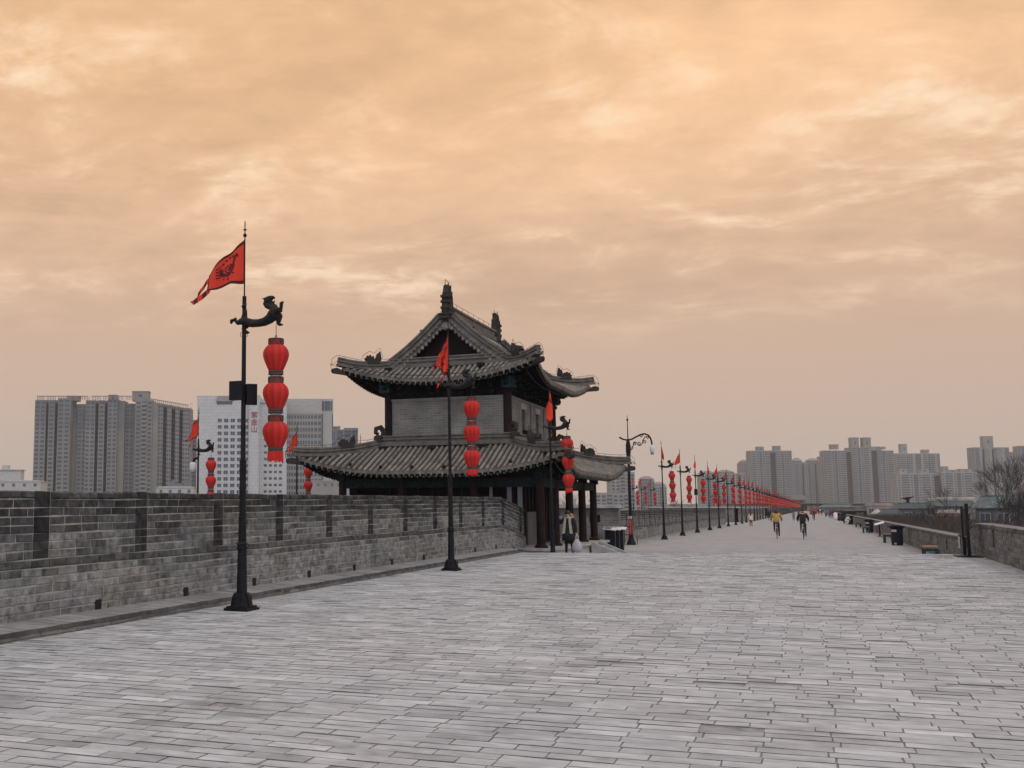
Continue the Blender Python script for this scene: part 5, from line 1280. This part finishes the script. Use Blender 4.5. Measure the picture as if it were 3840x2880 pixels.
# ---------------------------------------------------------------- people and bicycles
BASE = dict(pel=(0, 0, .93), spi=(0, .005, 1.12), che=(0, .0, 1.30), nk=(0, .0, 1.46), hb=(0, .015, 1.54), hd=(0, .02, 1.62), cr=(0, .005, 1.685),
            hl=(-.09, 0, .88), kl=(-.10, .02, .49), al=(-.10, -.02, .09), tl=(-.11, .13, .035), hr=(.09, 0, .88), kr=(.10, .02, .49), ar=(.10, -.02, .09), tr=(.11, .13, .035),
            sl=(-.17, 0, 1.40), el=(-.22, -.02, 1.13), wl=(-.23, .04, .88), sr=(.17, 0, 1.40), er=(.22, -.02, 1.13), wr=(.23, .04, .88))
RAD = dict(pel=.135, spi=.125, che=.145, nk=.058, hb=.07, hd=.092, cr=.062, h=.088, k=.062, a=.042, t=.038, s=.075, e=.048, w=.032, pm=.036, f=.0095)
def person(label, loc, rz, pose=None, coat='black', legs='black', shoes='black', H=1.68, hem=None, hair='short', bulk=1.0, hood=None, seated=False, group=None, rest=None):
    J = {k: Vector(v) for k, v in BASE.items()}
    for k, v in (pose or {}).items(): J[k] = Vector(v)
    V = []; E = []; RA = []; EC = []
    idx = {}
    def add(n, p, r): idx[n] = len(V); V.append(p); RA.append(r)
    for k, p in J.items():
        r = RAD.get(k) or RAD[k[0]]
        if k in ('pel', 'spi', 'che', 'sl', 'sr', 'el', 'er'): r *= bulk
        add(k, p, r)
    def ed(a, b, c): E.append((idx[a], idx[b])); EC.append(c)
    for a, b, c in (('pel', 'spi', 'coat'), ('spi', 'che', 'coat'), ('che', 'nk', 'coat'), ('nk', 'hb', 'skin'), ('hb', 'hd', 'skin'), ('hd', 'cr', 'skin')): ed(a, b, c)
    for s in 'lr':
        ed('pel', 'h' + s, 'legs'); ed('h' + s, 'k' + s, 'legs'); ed('k' + s, 'a' + s, 'legs'); ed('a' + s, 't' + s, 'shoes')
        ed('che', 's' + s, 'coat'); ed('s' + s, 'e' + s, 'coat'); ed('e' + s, 'w' + s, 'coat')
        d = (J['w' + s] - J['e' + s]).normalized(); o = Vector((0, 1, 0)) - d * d.y
        if o.length < .2: o = Vector((1, 0, 0)) - d * d.x
        o.normalize(); n_ = d.cross(o)
        add('pm' + s, J['w' + s] + d * .065, RAD['pm']); ed('w' + s, 'pm' + s, 'skin')
        for i, (off, l) in enumerate(((-.028, .065), (-.010, .078), (.009, .074), (.026, .058))):
            b0 = J['w' + s] + d * .095 + o * off; b1 = b0 + d * l * .55 + n_ * .008; b2 = b1 + d * l * .4 + n_ * .022
            add(f'f{s}{i}a', b0, .0095); add(f'f{s}{i}b', b1, .0085); add(f'f{s}{i}c', b2, .0065)
            ed('pm' + s, f'f{s}{i}a', 'skin'); ed(f'f{s}{i}a', f'f{s}{i}b', 'skin'); ed(f'f{s}{i}b', f'f{s}{i}c', 'skin')
        b0 = J['w' + s] + d * .05 - o * .035; b1 = b0 + d * .035 - o * .02 + n_ * .01
        add(f't{s}a', b0, .011); add(f't{s}b', b1, .008); ed('pm' + s, f't{s}a', 'skin'); ed(f't{s}a', f't{s}b', 'skin')
    # nose
    fd = (J['hd'] - J['hb']).normalized(); fw = Vector((0, 1, 0)) - fd * fd.y; fw.normalize()
    add('nose', J['hd'] - fd * .035 + fw * .088, .014); ed('hd', 'nose', 'skin')
    me = bpy.data.meshes.new('person'); me.from_pydata([tuple(v) for v in V], E, [])
    o = bpy.data.objects.new('person', me); COL.objects.link(o)
    sk = o.modifiers.new('s', 'SKIN'); sk.branch_smoothing = .3
    for i, r in enumerate(RA): me.skin_vertices[0].data[i].radius = (r, r * (.8 if i in (idx['pel'], idx['spi'], idx['che']) else 1)); me.skin_vertices[0].data[i].use_root = (i == idx['pel'])
    ss_ = o.modifiers.new('u', 'SUBSURF'); ss_.levels = 1; ss_.render_levels = 1
    bake(o); me = o.data; me.name = 'person'
    mats = [M['skin'], M[coat], M[legs], M[shoes]]; me.materials.clear()
    for m_ in mats: me.materials.append(m_)
    nm = {'skin': 0, 'coat': 1, 'legs': 2, 'shoes': 3}
    P0 = np.array([V[a] for a, b in E]); P1 = np.array([V[b] for a, b in E]); D_ = P1 - P0; LL = (D_ ** 2).sum(1)
    RR = np.array([(RA[a] + RA[b]) / 2 for a, b in E])
    for p in me.polygons:
        c = np.array(p.center); tt = np.clip(((c - P0) * D_).sum(1) / LL, 0, 1); dist = np.sqrt(((P0 + D_ * tt[:, None] - c) ** 2).sum(1)) - RR
        p.material_index = nm[EC[int(dist.argmin())]]; p.use_smooth = True
    s = H / 1.69
    o.scale = (s, s, s); o.location = loc; o.rotation_euler = (0, 0, rz); tag(o, label, 'person', group)
    # hair, face
    up = fd; ax = up.cross(fw)
    hb = MB(); c = J['hd'] + up * .025 - fw * .018
    mt = Matrix((ax, fw, up)).transposed()
    nu, nv = 14, 9; vs = []; fs = []
    for i in range(nv + 1):
        a = math.pi * .66 * i / nv
        for k in range(nu):
            q = 2 * math.pi * k / nu; x_, y_, z_ = .105 * math.sin(a) * math.cos(q), .115 * math.sin(a) * math.sin(q), .115 * math.cos(a)
            if y_ > .03 and z_ < .03: z_ = .03 + (z_ - .03) * .2; y_ = min(y_, .088)
            vs.append(c + mt @ Vector((x_, y_, z_)))
    for i in range(nv):
        for k in range(nu): fs.append((i * nu + k, (i + 1) * nu + k, (i + 1) * nu + (k + 1) % nu, i * nu + (k + 1) % nu))
    hb.add(vs, fs)
    if hair == 'long':
        hb.tube([c - fw * .04, c - fw * .085 - up * .1, c - fw * .10 - Vector((0, 0, .26)), c - fw * .095 - Vector((0, 0, .42))], [.10, .105, .095, .05], 10)
    if hair == 'bun': hb.ball(c + up * .09 - fw * .06, .055, 0, 8, 6)
    hb.build('hair', [M['hair']], o, True)
    fb = MB()
    for sx in (-1, 1): fb.ball(J['hd'] + fw * .082 + ax * sx * .033 - up * .01, .011, 0, 6, 4)
    fb.tube([J['hd'] + fw * .082 - up * .062 + ax * q for q in (-.022, 0, .022)], .006, 5, 1)
    fb.build('face', [M['hair'], M['redband']], o)
    if hem:
        cm = MB(); z0, z1 = 1.16, hem
        cm.lathe([(.175 * bulk, 1.18), (.18 * bulk, 1.05), (.19 * bulk, .95), (.205 * bulk, (z1 + .95) / 2), (.215 * bulk, z1), (.19 * bulk, z1 + .01)], (0, 0, 0), 18, sq=.82); cm.build('coat_skirt', [M[coat]], o, True)
    if hood:
        cm = MB(); cc = J['nk'] - fw * .06
        cm.tube([cc + Vector((.16 * math.cos(a), .13 * math.sin(a) + .02, .03 * math.sin(a))) for a in np.linspace(0, 2 * math.pi, 15)], .045, 7, cap=False); cm.build('hood', [M[hood]], o, True)
    return o
def bicycle(label, loc, rz, group=None):
    t = thing('bicycle', label, 'bicycle', loc, rz, group)
    f = MB(); w = .017
    rear, front, bb, seat, head, bar = (0, -.52, .33), (0, .52, .33), (0, -.08, .30), (0, -.2, .86), (0, .36, .82), (0, .33, 1.0)
    for a, b in ((bb, seat), (bb, (0, .38, .72)), (seat, head), ((.05, -.52, .33), (.02, -.2, .8)), ((-.05, -.52, .33), (-.02, -.2, .8)), ((.05, -.52, .33), bb), ((-.05, -.52, .33), bb), (head, bar), ((.05, .52, .33), (.03, .40, .7)), ((-.05, .52, .33), (-.03, .40, .7)), ((-.03, .4, .7), head), ((.03, .4, .7), head)): f.tube([a, b], w, 6)
    f.build('frame', [M['navy']], t)
    for y in (-.52, .52):
        b = MB(); n = 24
        b.tube([(0, y + .315 * math.cos(q), .335 + .315 * math.sin(q)) for q in np.linspace(0, 2 * math.pi, n + 1)], .022, 6, cap=False, ref=Vector((1, 0, 0))); wo = b.build('wheel', [M['rubber']], t)
        b = MB(); b.tube([(0, y + .292 * math.cos(q), .335 + .292 * math.sin(q)) for q in np.linspace(0, 2 * math.pi, n + 1)], .010, 4, cap=False, ref=Vector((1, 0, 0)))
        for k in range(14): q = k * 2 * math.pi / 14; b.tube([(.02 * (-1) ** k, y, .335), (0, y + .29 * math.cos(q), .335 + .29 * math.sin(q))], .003, 3)
        b.tube([(-.05, y, .335), (.05, y, .335)], .02, 6); b.build('rim', [M['chrome']], wo)
    b = MB(); b.tube([(-.31, .24, 1.04), (-.2, .30, 1.06), (0, .33, 1.0), (.2, .30, 1.06), (.31, .24, 1.04)], .014, 6); b.build('handlebar', [M['chrome']], t)
    b = MB(); b.prism([(-.13, -.1), (.13, -.1), (.09, .03), (.03, .16), (-.03, .16), (-.09, .03)], .06, ((0, -.22, .93), (1, 0, 0), (0, 1, 0), (0, 0, 1))); b.tube([(0, -.2, .84), (0, -.22, .92)], .015, 6); b.build('saddle', [M['rubber']], t)
    b = MB(); b.tube([(.03, -.08, .30), (.07, .0, .17), (.16, .0, .17)], .013, 5); b.tube([(-.03, -.08, .30), (-.07, -.14, .44), (-.16, -.14, .44)], .013, 5); b.box((.14, 0, .17), (.1, .09, .025)); b.box((-.14, -.14, .44), (.1, .09, .025)); b.build('pedal', [M['rubber']], t)
    b = MB(); b.prism([(-.62, .66), (-.55, .70), (-.40, .66), (-.40, .64), (-.55, .68)], .08, ((0, 0, 0), (0, 1, 0), (0, 0, 1), (1, 0, 0))); b.ball((0, -.70, .62), .03, 1, 6, 5); b.build('mudguard', [M['chrome'], M['signred']], t)
    return t
RIDE = dict(pel=(0, -.22, 1.04), spi=(0, -.17, 1.20), che=(0, -.06, 1.38), nk=(0, .03, 1.52), hb=(0, .06, 1.59), hd=(0, .08, 1.67), cr=(0, .075, 1.735),
            hl=(-.10, -.20, 1.0), kl=(-.12, .20, .86), al=(-.13, -.10, .53), tl=(-.13, .02, .47), hr=(.10, -.20, .98), kr=(.12, .14, .60), ar=(.13, -.03, .25), tr=(.13, .10, .20),
            sl=(-.18, -.02, 1.47), el=(-.30, .02, 1.20), wl=(-.29, .20, 1.09), sr=(.18, -.02, 1.47), er=(.30, .02, 1.20), wr=(.29, .20, 1.09))
def walk(ph=.15, arm=.1):
    return dict(kl=(-.09, .10 + ph * .3, .50), al=(-.09, ph, .10), tl=(-.10, ph + .14, .06), kr=(.09, .03, .48), ar=(.09, -ph * 1.3, .13), tr=(.10, -ph * 1.3 + .13, .05), el=(-.23, -arm, 1.14), wl=(-.24, -arm * .3, .9), er=(.23, arm * .6, 1.14), wr=(.24, arm * 1.8, .92))
bicycle('bicycle ridden by the cyclist in the mustard jacket', (-2.25, 76.4, 0), .03).scale = (1.09,) * 3
person('cyclist in mustard yellow jacket with long dark hair seen from behind', (-2.25, 76.4, 0), .03, RIDE, 'yellow', 'black', 'black', 1.84, hair='long', bulk=1.45)
bicycle('bicycle ridden by the cyclist in the fur-hooded dark jacket', (-.66, 76.4, 0), .0).scale = (1.09,) * 3
person('cyclist in dark jacket with tan fur hood and blue jeans', (-.66, 76.4, 0), .0, RIDE, 'black', 'darkblue', 'white', 1.84, hair='short', bulk=1.6, hood='fur')
bicycle('distant bicycle ridden towards the red boards', (-.03, 182, 0), 0.)
person('distant cyclist in dark clothes on the walkway', (-.03, 182, 0), 0., RIDE, 'black', 'darkblue', 'black', 1.69)
person('person in pale pink coat and black trousers walking near the left poles', (-6.2, 124.7, 0), .1, walk(), 'pink', 'black', 'black', 1.6, hem=.72, hair='long', bulk=1.1)
person('person in dark coat standing close to the left parapet', (-6.6, 190, 0), .4, walk(.08), 'black', 'darkblue', 'black', 1.75, hem=.75)
person('person in grey jacket walking left of the distant pair', (-2.9, 184.6, 0), .0, walk(.12), 'greycloth', 'black', 'black', 1.6, hair='bun')
person('person in black walking just behind the fur-hooded cyclist', (-1.95, 176, 0), .1, walk(.1), 'black', 'black', 'black', 1.74)
person('person in white coat and white trousers with a dark bag by the right bins', (2.45, 147.4, 0), .35, walk(.04), 'white', 'white', 'fur', 1.64, hem=.62, hair='bun', bulk=1.15)
b = MB(); b.lathe([(.05, 0), (.16, .05), (.17, .28), (.10, .36)], n=10, sq=.6); b.tube([(-.08, 0, .33), (-.06, 0, .55), (.06, 0, .55), (.08, 0, .33)], .012, 5)
tag(b.build('bag', [M['black']], loc=(2.82, 147.4, .42)), 'dark bag carried by the person in white', 'bag')
person('person in purple jacket in the group near the right parapet', (2.85, 222, 0), .2, walk(.1), 'purple', 'black', 'black', 1.66, bulk=1.2)
person('person in dark maroon jacket beside the purple jacket', (3.35, 223, 0), .1, walk(.08), 'purple', 'darkblue', 'black', 1.62, bulk=1.1, hair='long')
person('person in dark green grey coat left of the purple jacket', (2.3, 250, 0), .1, walk(.12), 'greycloth', 'black', 'black', 1.7, bulk=1.15)
CROUCH = dict(pel=(0, -.12, .42), spi=(0, .02, .56), che=(0, .16, .70), nk=(0, .26, .82), hb=(0, .30, .89), hd=(0, .34, .95), cr=(0, .36, 1.01), hl=(-.10, -.08, .42), kl=(-.14, .30, .50), al=(-.13, .05, .09), tl=(-.14, .18, .04), hr=(.10, -.08, .42), kr=(.14, .30, .50), ar=(.13, .05, .09), tr=(.14, .18, .04),
              sl=(-.17, .18, .76), el=(-.2, .36, .58), wl=(-.08, .46, .60), sr=(.17, .18, .76), er=(.2, .36, .58), wr=(.08, .46, .60))
person('person in pale pink padded coat crouching beside a bin', (3.55, 145.2, 0), -1.2, CROUCH, 'pink', 'white', 'fur', 1.75, bulk=1.4, hood='white')
person('person in black standing behind the crouching pink coat', (3.45, 151, 0), -.6, walk(.03), 'black', 'black', 'black', 1.74, hem=.5, bulk=1.1, hair='long')
for i, (x, y, c, lg, lab) in enumerate(((.2, 295, 'greycloth', 'black', 'small far person in grey beside the red boards'), (1.3, 330, 'black', 'darkblue', 'small far person in black at the middle of the walkway'), (1.95, 318, 'darkblue', 'black', 'small far person in blue right of the one in black'), (2.9, 300, 'black', 'black', 'small far person in black near the right parapet'), (3.3, 306, 'greycloth', 'darkblue', 'small far person in grey near the right parapet'), (1.4, 450, 'black', 'black', 'tiny farthest walker in dark clothes'), (2.2, 420, 'white', 'black', 'tiny far walker in a pale top'), (3.0, 262, 'greycloth', 'black', 'far person in grey behind the purple group'), (.4, 520, 'darkblue', 'black', 'tiny farthest walker in blue'))):
    person(lab, (x, y, 0), rnd.uniform(-.3, .3), walk(.12), c, lg, 'black', 1.68, hem=.7 if i % 2 else None)
# the visitor by the pavilion corner
VIS = dict(pel=(0, 0, .93), spi=(0, 0, 1.12), che=(0, .01, 1.30), nk=(0, .05, 1.44), hb=(0, .09, 1.51), hd=(0, .125, 1.58), cr=(0, .135, 1.65), sr=(.18, .02, 1.40), er=(.27, .14, 1.22), wr=(.20, .31, 1.40), sl=(-.18, .0, 1.40), el=(-.25, .0, 1.14), wl=(-.29, .06, .90), kl=(-.11, .03, .5), al=(-.13, 0, .09), tl=(-.15, .13, .04), kr=(.10, .02, .5), ar=(.12, 0, .09), tr=(.14, .13, .04))
vx, vy = -7.98, 38.6; vz = gz(vx, vy); vr = math.pi - .1
v = person('visitor in black coat and cream scarf looking at a blue phone', (vx, vy, vz), vr, VIS, 'black', 'black', 'black', 1.66, hem=.62, hair='short', bulk=1.2)
b = MB(); ring = [Vector((.105 * math.cos(a), .05 + .095 * math.sin(a), 1.44 + .02 * math.sin(a))) for a in np.linspace(0, 2 * math.pi, 15)]
b.tube(ring, .042, 8, cap=False)
for sx in (-1, 1): b.prism([(-.04, 0), (.04, 0), (.05, -.56), (-.045, -.56)], .022, ((sx * .075, .16, 1.44), (1, 0, sx * .0), (sx * -.12, -.05, 1), (0, 1, .05)))
b.build('scarf', [M['scarf']], v)
b = MB(); b.tube([Vector((-.02 - .13 * math.cos(a), -.03 + .07 * math.sin(a), 1.50 + .075 * math.sin(a))) for a in np.linspace(.3, 2 * math.pi - .3, 12)], .05, 7); b.build('hood', [M['fur']], v)
def vloc(p): return Matrix.Translation((vx, vy, vz)) @ Matrix.Rotation(vr, 4, 'Z') @ Matrix.Scale(1.66 / 1.69, 4) @ Vector(p)
b = MB(); b.box((0, 0, 0), (.15, .012, .078), 0, 0); b.box((0, -.008, 0), (.135, .004, .066), 1)
o = b.build('phone', [M['wire'], M['blue']], loc=vloc((.17, .36, 1.47))); o.rotation_euler = (.2, 0, .1); tag(o, 'blue phone held up to the face of the visitor', 'phone')
b = MB(); b.lathe([(.10, 0), (.175, .03), (.19, .14), (.165, .28), (.09, .40), (.035, .47)], n=14, sq=.6)
for sx in (-1, 1): b.tube([(sx * .06, 0, .40), (sx * .05, 0, .52), (sx * .02, 0, .60)], .018, 5)
o = b.build('shopping_bag', [M['plastic']], None, True, loc=vloc((-.31, .09, .22))); tag(o, 'white plastic bag hanging from the hand of the visitor', 'bag')

# ---------------------------------------------------------------- street furniture
def bin_(label, x, y, sc=1., plate=True):
    t = thing('litter_bin', label, 'litter bin', (x, y, 0), 0, 'litter bins along the right parapet'); t.scale = (sc,) * 3
    b = MB(); b.lathe([(.255, 0), (.265, .04), (.27, .06), (.285, .84), (.295, .88)], n=40, scallop=.03); b.build('body', [M['navy']], t)
    b = MB(); b.lathe([(.295, .87), (.33, .92), (.425, 1.0), (.43, 1.03), (.38, 1.03), (.32, 1.01)], n=24); b.lathe([(.27, 1.0), (.27, 1.05), (.22, 1.09), (.1, 1.1)], n=20)
    for a in (.5, 2.6, 4.7): b.box((.2 * math.cos(a), .2 * math.sin(a), 1.01), (.03, .03, .06))
    b.build('lid', [M['navy']], t)
    if plate:
        b = MB(); b.box((-.15, -.285, .78), (.24, .03, .11), 0, -.5); b.box((-.15, -.302, .79), (.16, .006, .02), 1, -.5); b.box((-.15, -.302, .76), (.12, .006, .015), 1, -.5); b.build('label_plate', [M['whitepaint'], M['greycloth']], t)
        b = MB(); b.box((-.11, -.272, .09), (.10, .02, .09), 0, -.35); b.box((-.11, -.284, .09), (.05, .006, .05), 1, -.35); b.build('recycling_sticker', [M['whitepaint'], M['greycloth']], t)
bin_('largest navy litter bin with white label plate near the right parapet', 4.04, 65.8)
bin_('navy litter bin behind the small end-on bench', 4.12, 99.2, 1.0)
bin_('litter bin beside the crouching pink coat', 4.06, 146, 1., False)
bin_('litter bin right of the person in white', 4.01, 184, 1., False)
bin_('farthest litter bin behind the person in white', 4.1, 219, 1., False)
def bench(label, x, y, ln, rz=0.):
    t = thing('bench', label, 'bench', (x, y, gz(x, y)), rz, 'benches along the right parapet')
    for e in (-1, 1):
        b = MB(); yy = e * (ln / 2 - .08)
        for sx in (-1, 1): b.box((sx * .205, yy, .22), (.09, .12, .44))
        b.box((0, yy, .415), (.32, .12, .09)); b.build('leg', [M['green']], t)
    b = MB(); b.box((0, 0, .40), (.1, ln - .3, .05)); b.build('rail', [M['green']], t)
    b = MB()
    for k in range(4): b.box((-.17 + k * .113, 0, .495), (.10, ln, .07))
    b.build('seat', [M['wood']], t)
bench('nearest bench with wooden seat and green frame below the right parapet step', 3.62, 42.7, 1.3, -.05)
bench('bench half hidden behind the largest litter bin', 3.87, 70.2, 1.2)
bench('small end-on bench in front of the second litter bin', 3.78, 96.8, 1.1)
bench('small bench before the crouching pink coat', 4.2, 126, 1.0)
bench('distant dark bench behind the person in white', 3.9, 205, 1.4)
t = thing('info_lectern', 'tilted white information plate on a black post', 'information stand', (4.18, 85.4, 0))
b = MB(); b.box((0, 0, .42), (.1, .08, .84)); b.box((0, 0, .02), (.3, .25, .04)); b.build('post', [M['navy']], t)
b = MB(); b.box((0, 0, .92), (.62, .42, .04), 0, mat4=Matrix.Rotation(-.3, 3, 'Y') @ Matrix.Rotation(.25, 3, 'X')); b.build('plate', [M['whitepaint']], t)
t = thing('notice_stand', 'tall black notice board seen edge-on on a steel base plate', 'notice board', (4.24, 38.0, gz(4.24, 38)))
b = MB(); b.box((0, .3, .015), (.66, 1.3, .03)); b.box((0, .3, .035), (.3, 1.0, .02)); b.build('base_plate', [M['navy']], t)
b = MB(); b.box((0, -.1, .82), (.085, .085, 1.6)); b.build('post', [M['iron']], t); b = MB(); b.box((-.03, .72, .78), (.085, .085, 1.5)); b.build('post', [M['iron']], t)
b = MB(); b.box((-.01, .31, 1.05), (.05, .74, .90)); b.box((-.038, .31, 1.05), (.015, .70, .84), 1); b.build('panel', [M['signred'], M['iron']], t)
b = MB(); b.box((0, 0, 0), (.025, .30, .40)); b.box((-.016, 0, 0), (.006, .24, .34), 1)
tag(b.build('small_notice', [M['whitepaint'], M['stone']], loc=(RX - .05, 43.6, .80)), 'small white notice fixed on the low parapet behind the notice board', 'notice')
t = thing('display_stand', 'row of three navy pillars with tilted white plates beside the pavilion stairs', 'display stand', (-8.5, 50.2, 0))
for k in range(3):
    b = MB(); b.box((k * .06, k * .95, .5), (.44 - k * .06, .30, .98)); b.build('pillar', [M['navy']], t)
    b = MB(); b.box((k * .06, k * .95, 1.06), (.60, .50, .03), 0, mat4=Matrix.Rotation(.10, 3, 'Y') @ Matrix.Rotation(.2, 3, 'X')); b.box((k * .06 - .1, k * .95 - .02, 1.10), (.3, .3, .02), 1, mat4=Matrix.Rotation(.10, 3, 'Y') @ Matrix.Rotation(.2, 3, 'X')); b.build('plate', [M['whitepaint'], M['greycloth']], t)
for i, (x, y, lab) in enumerate(((-.62, 294, 'red display board left of the distant cyclist'), (.15, 310, 'red display board hidden behind the distant cyclist'), (.66, 330, 'smaller red display board right of the distant cyclist'))):
    t = thing('display_board', lab, 'display board', (x, y, 0)); b = MB(); b.box((0, 0, 1.05), (.62, .06, 1.5)); b.build('panel', [M['signred']], t)
    b = MB(); b.box((0, 0, .14), (.62, .07, .24)); b.box((0, 0, .02), (.7, .4, .04)); b.build('base', [M['whitepaint']], t)

# ---------------------------------------------------------------- the haze over the city
b = MB(); b.box((-100, 1500, 67), (5200, 4000, 162))
hz_ = b.build('haze', []); tag(hz_, kind='stuff', label='pale city haze over the far skyline', cat='haze')
hm = bpy.data.materials.new('city_haze'); hm.use_nodes = True; N = hm.node_tree.nodes; N.clear()
vo = N.new('ShaderNodeVolumePrincipled'); vo.inputs['Color'].default_value = (.92, .90, .88, 1); vo.inputs['Density'].default_value = .00016; vo.inputs['Anisotropy'].default_value = .1
ou = N.new('ShaderNodeOutputMaterial'); hm.node_tree.links.new(vo.outputs[0], ou.inputs['Volume'])
hz_.data.materials.append(hm)
